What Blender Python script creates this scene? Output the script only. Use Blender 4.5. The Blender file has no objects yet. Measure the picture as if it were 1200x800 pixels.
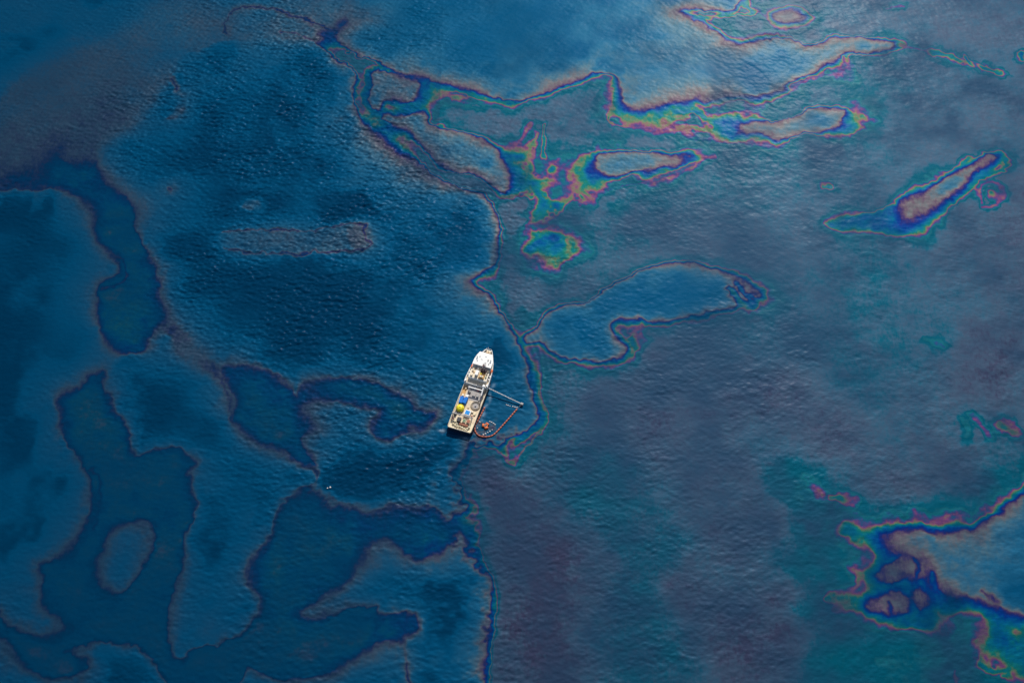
import bpy, bmesh, math, random
import numpy as np
from mathutils import Vector, Matrix

random.seed(7)
rng = np.random.default_rng(11)
scene = bpy.context.scene
R = math.radians

# ------------------------------------------------------------------ camera
DEP, DIST, HFOV = R(58), 1055.0, R(40)
CAM = np.array([0.0, -DIST * math.cos(DEP), DIST * math.sin(DEP)])
cam_data = bpy.data.cameras.new('camera')
cam_data.sensor_fit = 'HORIZONTAL'
cam_data.angle = HFOV
cam_data.clip_start = 1.0
cam_data.clip_end = 60000.0
camera = bpy.data.objects.new('camera', cam_data)
scene.collection.objects.link(camera)
camera.location = CAM
camera.rotation_euler = (math.pi / 2 - DEP, 0, 0)
scene.camera = camera

# ------------------------------------------------------------------ sky and sun
SUN_AZ, SUN_EL = R(14), R(42)          # azimuth clockwise from +Y (straight ahead)
world = bpy.data.worlds.new('World')
scene.world = world
world.use_nodes = True
wn = world.node_tree.nodes
wn.clear()
sky = wn.new('ShaderNodeTexSky')
sky.sky_type = 'NISHITA'
sky.sun_disc = False
sky.sun_elevation = SUN_EL
sky.sun_rotation = SUN_AZ
sky.altitude = 0
sky.dust_density = 1.6
bg = wn.new('ShaderNodeBackground')
bg.inputs['Strength'].default_value = 0.10
wo = wn.new('ShaderNodeOutputWorld')
world.node_tree.links.new(sky.outputs[0], bg.inputs[0])
world.node_tree.links.new(bg.outputs[0], wo.inputs[0])

sun_data = bpy.data.lights.new('sun', 'SUN')
sun_data.energy = 4.4
sun_data.angle = R(0.53)
sun_data.color = (1.0, 0.955, 0.89)
sun = bpy.data.objects.new('sun', sun_data)
scene.collection.objects.link(sun)
sd = Vector((math.sin(SUN_AZ) * math.cos(SUN_EL), math.cos(SUN_AZ) * math.cos(SUN_EL), math.sin(SUN_EL)))
sun.rotation_euler = sd.to_track_quat('Z', 'Y').to_euler()

scene.view_settings.view_transform = 'Standard'
scene.view_settings.look = 'None'
scene.view_settings.gamma = 1.0
scene.view_settings.exposure = 0.0
scene.view_settings.use_curve_mapping = False
scene.cycles.max_bounces = 6
scene.cycles.use_adaptive_sampling = True

COL = scene.collection

# ------------------------------------------------------------------ survey helper: picture point to a point on a level plane
_F = np.array([0, math.cos(DEP), -math.sin(DEP)])
_U = np.array([0, math.sin(DEP), math.cos(DEP)])
_T = math.tan(HFOV / 2)


def ground(px, py, z=0.0):
    d = _F + np.array([1.0, 0, 0]) * (px - 600) / 600 * _T + _U * (400 - py) / 600 * _T
    return CAM + d * ((z - CAM[2]) / d[2])


# ================================================================== the sea with its oil film
STEP = 0.82
X0, X1, Y0, Y1 = -470.0, 470.0, -285.0, 385.0
nx = int((X1 - X0) / STEP) + 1
ny = int((Y1 - Y0) / STEP) + 1
xs = X0 + STEP * np.arange(nx)
ys = Y0 + STEP * np.arange(ny)
GX, GY = np.meshgrid(xs, ys)


def vnoise(x, y, seed):
    r = np.random.default_rng(seed)
    tab = r.random((256, 256))
    xi = np.floor(x).astype(int)
    yi = np.floor(y).astype(int)
    fx = x - xi
    fy = y - yi
    fx = fx * fx * fx * (fx * (fx * 6 - 15) + 10)
    fy = fy * fy * fy * (fy * (fy * 6 - 15) + 10)
    a = tab[yi & 255, xi & 255]
    b = tab[yi & 255, (xi + 1) & 255]
    c = tab[(yi + 1) & 255, xi & 255]
    d = tab[(yi + 1) & 255, (xi + 1) & 255]
    return ((a + (b - a) * fx) * (1 - fy) + (c + (d - c) * fx) * fy) * 2 - 1


def fbm(x, y, wl, oct_, seed, gain=0.5):
    o = np.zeros_like(x)
    amp, tot = 1.0, 0.0
    for k in range(oct_):
        o += amp * vnoise(x / wl + 37.1 * k, y / wl + 11.7 * k, seed + k)
        tot += amp
        amp *= gain
        wl /= 2.03
    return o / tot


# film edges wander: warp the plane a little before measuring distances
LEFT = 1 / (1 + np.exp((GX + 60) / 20))
TORN = fbm(GX, GY, 15.0, 4, 1900, 0.68) * 4.0 * LEFT
TORN2 = fbm(GX, GY, 15.0, 4, 1950, 0.68) * 4.0 * LEFT
WX = GX + TORN + 0.7 * fbm(GX, GY, 3.6, 1, 150) + 2.0 * fbm(GX, GY, 12.0, 3, 100, 0.62) + 2.2 * fbm(GX, GY, 40.0, 2, 200)
WY = GY + TORN2 + 1.0 * fbm(GX, GY, 3.6, 1, 160) + 2.0 * fbm(GX, GY, 12.0, 3, 300, 0.62) + 2.2 * fbm(GX, GY, 40.0, 2, 400)


def spline(pts, closed, n=3):
    """Catmull-Rom through control points (x, y, inner, halo)."""
    p = np.array(pts, float)
    m = len(p)
    out = []
    for i in range(m if closed else m - 1):
        if closed:
            p0, p1, p2, p3 = p[(i - 1) % m], p[i], p[(i + 1) % m], p[(i + 2) % m]
        else:
            p0, p1, p2, p3 = p[max(i - 1, 0)], p[i], p[i + 1], p[min(i + 2, m - 1)]
        for k in range(n):
            t = k / n
            q = 0.5 * (2 * p1 + (p2 - p0) * t + (2 * p0 - 5 * p1 + 4 * p2 - p3) * t * t + (3 * p1 - p0 - 3 * p2 + p3) * t ** 3)
            q[2:] = p1[2:] + (p2[2:] - p1[2:]) * t
            out.append(q)
    if not closed:
        out.append(p[-1])
    return np.array(out)


RANGE = 75.0


def field(pts, closed=True, inner=4.0, halo=12.0, rng_m=RANGE):
    """distance to a traced film edge (m), inside mask, and the edge's own widths."""
    w = []
    for q in pts:
        g = ground(q[0], q[1])
        w.append((g[0], g[1], q[2] if len(q) > 2 else inner, q[3] if len(q) > 3 else halo))
    c = spline(w, closed)
    dist = np.full(GX.shape, rng_m * rng_m, dtype=np.float32)
    wi = np.full(GX.shape, inner, dtype=np.float32)
    wh = np.full(GX.shape, halo, dtype=np.float32)
    ins = np.zeros(GX.shape, bool)
    m = len(c)
    for i in range(m if closed else m - 1):
        a = c[i]
        b = c[(i + 1) % m]
        lo_x, hi_x = min(a[0], b[0]) - rng_m, max(a[0], b[0]) + rng_m
        lo_y, hi_y = min(a[1], b[1]) - rng_m, max(a[1], b[1]) + rng_m
        i0, i1 = int(max(0, (lo_x - X0) / STEP)), int(min(nx, (hi_x - X0) / STEP + 1))
        j0, j1 = int(max(0, (lo_y - Y0) / STEP)), int(min(ny, (hi_y - Y0) / STEP + 1))
        if i1 > i0 and j1 > j0:
            x = WX[j0:j1, i0:i1]
            y = WY[j0:j1, i0:i1]
            ex, ey = b[0] - a[0], b[1] - a[1]
            l2 = ex * ex + ey * ey + 1e-9
            t = np.clip(((x - a[0]) * ex + (y - a[1]) * ey) / l2, 0, 1)
            d2 = (x - a[0] - t * ex) ** 2 + (y - a[1] - t * ey) ** 2
            s = d2 < dist[j0:j1, i0:i1]
            dist[j0:j1, i0:i1][s] = d2[s]
            wi[j0:j1, i0:i1][s] = (a[2] + (b[2] - a[2]) * t)[s]
            wh[j0:j1, i0:i1][s] = (a[3] + (b[3] - a[3]) * t)[s]
        if closed:
            jl = int(max(0, (min(a[1], b[1]) - 8 - Y0) / STEP))
            jh = int(min(ny, (max(a[1], b[1]) + 8 - Y0) / STEP + 2))
            if jh > jl:
                y = WY[jl:jh]
                hit = (a[1] > y) != (b[1] > y)
                xi = a[0] + (y - a[1]) * (b[0] - a[0]) / (b[1] - a[1] + 1e-12)
                ins[jl:jh] ^= hit & (WX[jl:jh] < xi)
    return np.sqrt(dist), ins, wi, wh


EDGE = 0.30
H = None
HALO = np.clip(0.85 + 2.4 * fbm(GX, GY, 42.0, 4, 1500, 0.6), 0.2, 2.8)
RAGGED = 1.2 * np.clip(1 + 0.9 * fbm(GX, GY, 8.0, 3, 1700, 0.6), 0.3, 2)
INNER = np.clip(1.35 + 1.9 * fbm(GX, GY, 30.0, 4, 1600, 0.6), 0.45, 3.4)


def thin(pts, inner=4.0, halo=14.0, floor=0.0):
    """clear water (or a thinner film, level `floor`) inside a traced outline."""
    global H
    d, ins, wi, wh = field(pts, True, inner, halo)
    wi, wh = wi * INNER, wh * HALO
    hin = floor + (EDGE - floor) * (0.5 * np.exp(-d / (0.35 * wh)) + 0.5 * np.exp(-d / (2.3 * wh))) if floor < EDGE else np.full_like(d, floor)
    e = max(EDGE, floor)
    if floor >= EDGE:
        sin_ = 1 - np.exp(-(d / wi) ** 1.2)
        hin = np.minimum(H, floor + (np.minimum(H, floor + 0.25) - floor) * (1 - sin_))
    s = 1 - np.exp(-(d / wi) ** 1.25)
    hout = np.minimum(H, e + (H - e) * s)
    if floor >= EDGE:
        e2 = floor + 0.25
        hout = np.minimum(H, e2 + (H - e2) * s)
    H = np.where(ins, np.minimum(H, hin), hout)


def thick(pts, level=0.5, inner=4.0, halo=12.0, edge=EDGE):
    global H
    d, ins, wi, wh = field(pts, True, inner, halo)
    wi, wh = wi * INNER, wh * HALO
    hin = edge + (level - edge) * (1 - np.exp(-(d / wi) ** 1.1))
    hout = edge * (0.5 * np.exp(-d / (0.35 * wh)) + 0.5 * np.exp(-d / (2.0 * wh)))
    H = np.maximum(H, np.where(ins, hin, hout))


def streak(pts, level, width, strength=1.0):
    """a narrow run of film pulled to another thickness."""
    global H
    strength = 1.0 if strength >= 0.7 else strength
    if len(pts) == 1:
        pts = [pts[0], (pts[0][0] + 1.0, pts[0][1] + 0.6)]
    reach = min(RANGE, width * 5)
    d, _, _, _ = field(pts, False, width, width, reach)
    width = width * RAGGED
    near = d < reach * 0.98
    H[near] += ((level - H) * strength)[near] * np.exp(-(d[near] / width[near]) ** 2)


# ---- plateau thickness away from the edges (picture points, level, reach)
PLAT = [(1150, 420, 0.972), (900, 450, 0.977), (700, 470, 0.967), (1100, 530, 0.962), (850, 620, 0.987), (640, 640, 0.987),
        (620, 720, 0.992), (640, 790, 0.992), (560, 540, 0.962), (800, 560, 0.967), (860, 760, 0.987), (1000, 110, .91), (1100, 150, .925), (1150, 30, .935),
        (900, 270, .895), (760, 230, .91), (650, 150, .925), (560, 130, .925), (850, 220, .90), (1000, 250, .905), (900, 60, .91), (1040, 320, .885), (1000, 430, .88), (880, 375, .87), (1080, 400, .89),
        (1140, 300, .94), (1000, 640, .815), (950, 570, .825), (940, 700, .815), (730, 640, .84), (760, 740, .85), (700, 590, .85), (680, 540, .86), (780, 670, .845),
        (700, 760, .86), (960, 780, .81), (1100, 780, .80), (1100, 590, .84), (1170, 560, .87), (1050, 480, .92), (640, 360, .94), (600, 340, .93),
        (650, 250, .92), (780, 420, .93), (820, 300, .91), (640, 450, .90), (680, 500, .93), (430, 90, .90), (560, 240, .93), (1190, 480, .92), (1190, 230, .945),
        (340, 20, .16), (200, 40, .13), (270, 15, .12), (370, 10, .15), (160, 60, .17), (40, 12, .12), (100, 32, .06), (0, 20, .10), (130, 20, .08), (60, 45, .02), (140, 100, .24), (60, 150, .25), (130, 130, .28), (40, 180, .27), (90, 215, .45), (100, 80, .22), (170, 110, .22), (140, 300, .49), (150, 380, .53), (120, 500, .5),
        (150, 600, .5), (120, 700, .5), (200, 780, .49), (260, 790, .47), (350, 640, .51), (400, 740, .49), (420, 640, .50), (480, 545, .03), (440, 550, .02), (330, 480, .5), (60, 780, .5),
        (240, 400, .24), (230, 30, .2), (20, 120, .23), (380, 700, .48), (420, 460, .46), (470, 480, .40), (548, 536, 0.962), (590, 600, 0.987), (610, 660, 0.992), (600, 760, 0.992), (870, 540, 0.977), (900, 600, 0.987), (912, 680, 0.987), (900, 750, 0.982), (820, 700, 0.972), (962, 620, .815), (948, 650, .82), (930, 560, .83), (580, 640, 0.972), (515, 618, .45), (540, 610, .45), (490, 612, .46), (680, 640, .93), (670, 720, .94), (575, 585, .985), (600, 640, .99), (640, 690, .99), (632, 745, .99), (600, 705, .99), (655, 785, .985), (725, 600, .84), (745, 700, .84), (705, 565, .85), (725, 780, .845), (760, 500, .965), (820, 520, .97), (960, 500, .965), (1050, 540, .96), (750, 440, .95), (640, 520, .92)]
pw = np.array([[*ground(a, b)[:2], c] for a, b, c in PLAT])
num = np.zeros(GX.shape)
den = np.zeros(GX.shape)
BX = GX + 24 * fbm(GX, GY, 60.0, 5, 500, 0.58)
BY = GY + 24 * fbm(GX, GY, 60.0, 5, 600, 0.58)
for x, y, v in pw:
    k = 1.0 / ((BX - x) ** 2 + (BY - y) ** 2 + 120.0) ** 1.7
    num += k * v
    den += k
H = num / den
# the smooth blend must not sweep through the vivid orders between thin and thick plateaus
H = np.where(H > 0.74, H, H)

# ---- clear-water windows, traced
C_TOP = [(867, -60, 5), (867, 0, 5), (863, 7, 6), (853, 14, 5), (825, 13, 3), (797, 12, 3), (800, 17, 4), (813, 23, 5), (833, 35, 6), (850, 48, 6), (873, 52, 4),
         (900, 46, 4), (927, 46, 2), (943, 54, 2), (960, 52, 2), (980, 44, 2.5), (1017, 44, 2.5), (1040, 48, 3), (1053, 51, 4), (1047, 57, 3), (1027, 62, 3),
         (1007, 62, 3), (993, 60, 5), (984, 67, 9), (970, 74, 9), (953, 86, 7), (933, 93, 6), (917, 105, 6), (890, 112, 6), (867, 112, 6), (837, 115, 6),
         (825, 123, 8), (818, 117, 10), (800, 119, 14), (770, 125, 14), (742, 128, 13), (731, 121, 10), (727, 105, 8), (723, 92, 8), (713, 86, 6), (697, 84, 5),
         (680, 89, 4), (665, 98, 3), (640, 107, 3), (600, 117, 4), (570, 113, 5), (540, 105, 5), (510, 97, 3), (490, 90, 3), (460, 80, 3), (430, 68, 2),
         (408, 58, 2), (396, 45, 2), (399, 34, 2), (408, 26, 2), (398, 18, 2), (393, 8, 2), (393, -60, 3)]
thin(C_TOP, 4, 15, 0.055)
C_LEFT = [(330, 37, 2), (347, 38, 1.6), (370, 50, 1.6), (383, 60, 1.6), (400, 72, 1.6), (414, 78, 2), (417, 90, 3), (415, 110, 3), (420, 130, 2, 26), (435, 148, 2, 26), (455, 163, 2, 26),
          (480, 182, 2, 26), (505, 202, 2, 26), (530, 215, 2, 26), (560, 225, 2, 26), (575, 237, 2, 26), (583, 252, 1.6, 24), (586, 267, 1.6), (583, 294, 1.6), (580, 310, 2), (567, 320, 5),
          (553, 330, 6), (562, 340, 4), (577, 347, 3), (584, 364, 2), (594, 377, 2), (603, 390, 2), (609, 407, 2), (621, 430, 3), (627, 454, 3.5), (631, 475, 4), (631, 490, 5),
          (617, 505, 5), (593, 518, 5), (572, 524, 3, 8), (548, 526, 3, 8), (530, 536, 3, 8), (508, 546, 3, 6), (480, 552, 3, 6), (440, 552, 3, 6), (400, 560, 3, 6), (372, 548, 2), (350, 541, 2), (320, 526, 2), (296, 514, 2),
          (278, 504, 3), (270, 488, 3), (270, 470, 2), (262, 452, 2), (258, 436, 2), (240, 420, 3), (215, 400, 4), (200, 375, 4), (196, 345, 4), (188, 318, 3),
          (170, 292, 2), (160, 267, 2), (152, 238, 2), (135, 220, 2), (115, 198, 2), (111, 170, 2), (117, 162, 2), (147, 150, 2), (173, 130, 2), (185, 118, 2),
          (190, 105, 2), (198, 90, 2), (203, 68, 3, 10), (233, 56, 5, 10), (277, 43, 4), (300, 36, 3)]
thin(C_LEFT, 2, 13)
thin([(437, 87, 6), (450, 83, 3), (477, 90, 3), (500, 97, 3), (503, 109, 3), (492, 117, 5), (476, 121, 7), (465, 116, 6), (452, 117, 4), (445, 130, 3), (438, 124, 6), (433, 105, 6)], 4, 12, 0.08)
thin([(446, 139, 4), (455, 133, 4), (475, 136, 4), (492, 131, 3), (501, 136, 1.5), (504, 144, 1.5), (522, 151, 1.2), (547, 155, 1.2), (575, 168, 2), (584, 178, 5), (592, 192, 7), (600, 203, 7), (599, 218, 6), (591, 228, 3), (584, 222, 2),
      (573, 213, 2), (557, 203, 2), (533, 200, 2), (513, 190, 2), (497, 173, 2), (477, 153, 3), (463, 150, 4)], 3, 12, 0.05)
thin([(585, 179), (597, 176), (614, 178), (619, 184), (611, 189), (595, 189)], 4, 6, 0.36)
thin([(698, 185, 14), (707, 180, 6), (750, 178, 4), (785, 180, 3), (812, 184, 3), (800, 191, 5), (770, 197, 7), (735, 202, 10), (715, 206, 14), (701, 199, 16)], 6, 14, 0.10)
thin([(860, 151, 13), (878, 142, 4), (910, 142, 1.2), (937, 134, 1.2), (950, 128, 3), (984, 127, 5), (990, 135, 8), (983, 146, 7), (957, 153, 4), (940, 155, 4), (925, 160, 4), (910, 162, 5), (895, 156, 7), (875, 154, 10)], 4, 14, 0.10)
thin([(964, 263), (985, 253), (1027, 248), (1062, 233), (1098, 212), (1131, 198), (1150, 184), (1176, 178), (1175, 193), (1138, 220), (1111, 245), (1090, 263), (1067, 275), (1043, 275), (1020, 272), (985, 272)], 2.4, 5, 0.43)
thin([(1058, 234, 4), (1083, 224, 4), (1113, 205, 4), (1140, 192, 4), (1157, 182, 4), (1167, 187, 4), (1147, 200, 4), (1127, 219, 4), (1100, 239, 4), (1080, 252, 5), (1062, 255, 8)], 4, 14, 0.12)
thin([(905, 20), (914, 14), (930, 13), (944, 20), (935, 26), (915, 26)], 4, 12, 0.2)
thin([(615, 394, 1.5), (630, 385, 1.5), (643, 368, 1.5), (662, 358, 1.5), (687, 354, 1.5), (710, 340, 1.5), (733, 327, 1.5), (763, 312, 1.6), (800, 307, 2), (830, 312, 2), (853, 320, 3), (877, 331, 4), (890, 344, 4), (882, 356, 6),
      (850, 364, 3), (800, 372, 3), (765, 378, 4), (741, 375, 8), (722, 373, 10), (714, 381, 10), (718, 392, 9), (730, 401, 8), (731, 411, 5), (720, 418, 5), (700, 420, 4), (667, 418, 3), (647, 412, 3), (632, 401, 2), (618, 402, 2)], 3, 13, 0.05)
# heart-shaped patch
thin([(612, 287), (618, 277), (635, 272), (663, 273), (679, 281), (685, 294), (673, 303), (658, 308), (650, 319), (642, 310), (632, 300), (622, 308), (614, 300)], 4, 6, 0.44)
# lower right
thin([(1260, 530), (1200, 574), (1160, 598), (1145, 610), (1133, 614), (1110, 613), (1087, 609), (1067, 613), (1040, 614), (1013, 616), (1000, 610), (991, 604), (981, 615), (978, 627), (1000, 633), (1020, 644), (1020, 657), (995, 665), (1010, 683), (1006, 693),
      (985, 691), (968, 694), (965, 704), (990, 716), (1010, 725), (1033, 738), (1067, 737), (1097, 742), (1110, 727), (1133, 718), (1147, 717), (1152, 734), (1144, 754), (1154, 770), (1170, 777), (1183, 786), (1195, 800), (1230, 850), (1290, 850)], 3.0, 6, 0.46)
thin([(1033, 625, 4, 40), (1070, 621, 4, 34), (1110, 624, 4, 26), (1140, 621, 3, 16), (1155, 611, 3), (1180, 594, 3), (1200, 580, 3), (1270, 530), (1290, 745), (1240, 735), (1200, 719), (1167, 708, 3), (1133, 698, 4, 22), (1107, 693, 4, 34), (1092, 680, 4, 40), (1083, 660, 4, 40), (1062, 649, 5, 40), (1045, 641, 5, 40)], 4, 11, 0.03)
thin([(1028, 673), (1040, 664), (1052, 654), (1068, 650), (1082, 656), (1090, 672), (1078, 680), (1062, 676), (1048, 681)], 2.2, 16, 0.2)
thin([(1072, 702), (1080, 692), (1088, 704), (1080, 716)], 2.2, 14, 0.22)
thin([(1014, 711), (1047, 693), (1066, 704), (1062, 717), (1040, 720)], 2.2, 16, 0.2)
# left hand water
thin([(-140, 205), (-40, 214), (0, 224), (30, 224), (67, 222), (90, 230), (107, 243), (112, 257), (104, 268), (113, 286), (131, 300), (136, 318), (115, 335), (112, 354), (108, 366), (118, 392), (128, 411), (143, 417), (170, 414), (178, 397),
      (190, 385), (210, 410), (235, 432), (258, 450), (268, 475), (268, 492), (280, 508), (305, 520), (330, 531), (362, 548), (372, 560), (350, 572), (325, 600), (318, 625), (308, 645), (297, 660), (290, 675), (298, 690), (311, 706), (293, 734), (272, 747), (232, 754),
      (214, 772), (203, 755), (200, 738), (202, 707), (210, 674), (217, 647), (226, 614), (231, 590), (222, 572), (223, 557), (230, 540), (217, 530), (205, 523), (187, 525), (165, 532), (157, 528), (147, 500), (133, 480), (129, 464), (121, 450), (120, 428),
      (103, 447), (82, 460), (64, 470), (70, 494), (80, 517), (93, 536), (106, 552), (106, 584), (97, 614), (90, 632), (84, 645), (68, 654), (48, 660), (53, 680), (57, 710), (70, 732), (67, 746), (33, 741), (7, 727), (-10, 710), (-60, 690), (-140, 680)], 2.6, 10)
thin([(130, 613), (150, 607), (170, 607), (180, 618), (178, 645), (165, 668), (152, 685), (140, 694), (118, 690), (109, 678), (112, 655), (120, 630)], 1.5, 9)
thin([(-140, 735), (-30, 735), (0, 742), (15, 764), (40, 784), (67, 792), (97, 789), (104, 780), (97, 770), (73, 760), (110, 755), (150, 756), (165, 762), (180, 785), (190, 850), (-140, 850)], 1.5, 12)
thin([(-140, 30), (0, 36), (60, 40), (120, 38), (140, 44), (100, 62), (60, 72), (20, 100), (0, 120), (-140, 140)], 6, 10)
thin([(63, 143), (80, 139), (98, 142), (112, 158), (110, 170), (107, 190), (98, 194), (84, 192), (73, 186), (78, 168), (77, 152)], 2, 20, 0.2)
thin([(190, -50), (180, 5), (140, 20), (100, 14), (80, -50)], 6, 8)
# water between the dark fingers at the bottom
thin([(562, 640, 1.5), (567, 660, 1.5), (578, 684, 1.5), (578, 720, 1.5), (572, 760, 1.5), (570, 800, 1.5), (572, 860, 2), (490, 860, 2), (483, 800, 3), (476, 777, 3), (476, 752, 4), (488, 735, 5), (478, 721, 4), (450, 724, 3), (440, 715, 2), (400, 719, 2), (370, 726, 2), (350, 716, 4), (395, 690, 5),
      (425, 660, 5), (440, 640, 4), (460, 640, 3), (475, 650, 3), (497, 655, 3), (518, 642, 3), (530, 626, 3), (545, 625, 3), (552, 637, 3)], 3, 13)
thin([(477, 752), (470, 756), (450, 750), (433, 761), (400, 776), (387, 782), (360, 791), (320, 790), (297, 781), (285, 790), (290, 860), (478, 860), (476, 790)], 1.6, 11)
thin([(410, 560), (450, 563), (490, 566), (530, 562), (550, 575), (556, 588), (540, 602), (521, 608), (508, 594), (480, 591), (458, 592), (430, 600), (400, 580)], 3, 13, 0.06)

# the wake the ship has churned clean
thin([(372, 548), (400, 532), (440, 524), (490, 520), (520, 524), (536, 545), (534, 568), (500, 580), (450, 588), (410, 590), (384, 576)], 5, 5)

# ---- film patches floating inside the clear water
thick([(263, 430), (290, 427), (317, 433), (333, 446), (346, 463), (356, 447), (377, 440), (400, 443), (422, 445), (447, 447), (467, 457), (483, 467), (488, 480), (510, 482), (500, 500), (475, 512), (452, 516), (440, 505), (437, 490), (443, 479),
       (425, 477), (400, 473), (365, 467), (352, 471), (352, 483), (372, 496), (353, 511), (358, 531), (372, 546), (350, 541), (330, 528), (300, 514), (280, 504), (272, 488), (277, 467), (267, 453)], 0.5, 4, 10)
thick([(263, 272), (285, 268), (330, 271), (380, 269), (412, 263), (432, 266), (428, 280), (438, 287), (425, 292), (395, 294), (350, 298), (315, 299), (285, 296), (264, 292)], 0.17, 6, 6, 0.2)
streak([(263, 273), (285, 268), (330, 271), (380, 269), (412, 263)], .33, 0.8, .8)
streak([(264, 291), (285, 295), (315, 298), (350, 297), (395, 293), (425, 291)], .335, 0.9, .85)
thick([(457, 594), (480, 592), (508, 594), (521, 608), (540, 603), (555, 588), (566, 600), (564, 634), (550, 632), (544, 620), (533, 621), (516, 638), (497, 651), (475, 643), (461, 630)], 0.47, 5, 12)
thick([(405, 268), (422, 262), (438, 270), (434, 286), (420, 292), (410, 284)], 0.27, 6, 6, .24)
thick([(195, 216), (205, 215), (210, 223), (203, 229), (196, 225)], 0.28, 6, 8, .22)
thick([(284, 236), (300, 235), (306, 243), (296, 247), (286, 242)], 0.27, 8, 7, .22)
thick([(262, 40), (270, 13), (290, 7), (317, 8), (340, 17), (367, 25), (387, 33), (396, 31), (400, 36), (385, 37), (362, 29), (338, 21), (316, 12), (291, 11), (275, 17), (268, 40)], 0.25, 4, 8, .22)
streak([(262, 40), (268, 18), (290, 9), (317, 10), (340, 19), (367, 27), (390, 34)], .34, 1.1, .85)
thick([(197, 90), (203, 88), (212, 105), (221, 117), (215, 134), (200, 139), (204, 130), (211, 118), (203, 104)], 0.27, 4, 10, .22)
streak([(199, 90), (208, 106), (217, 118), (212, 132), (200, 138)], .34, 1.2, .85)

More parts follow.
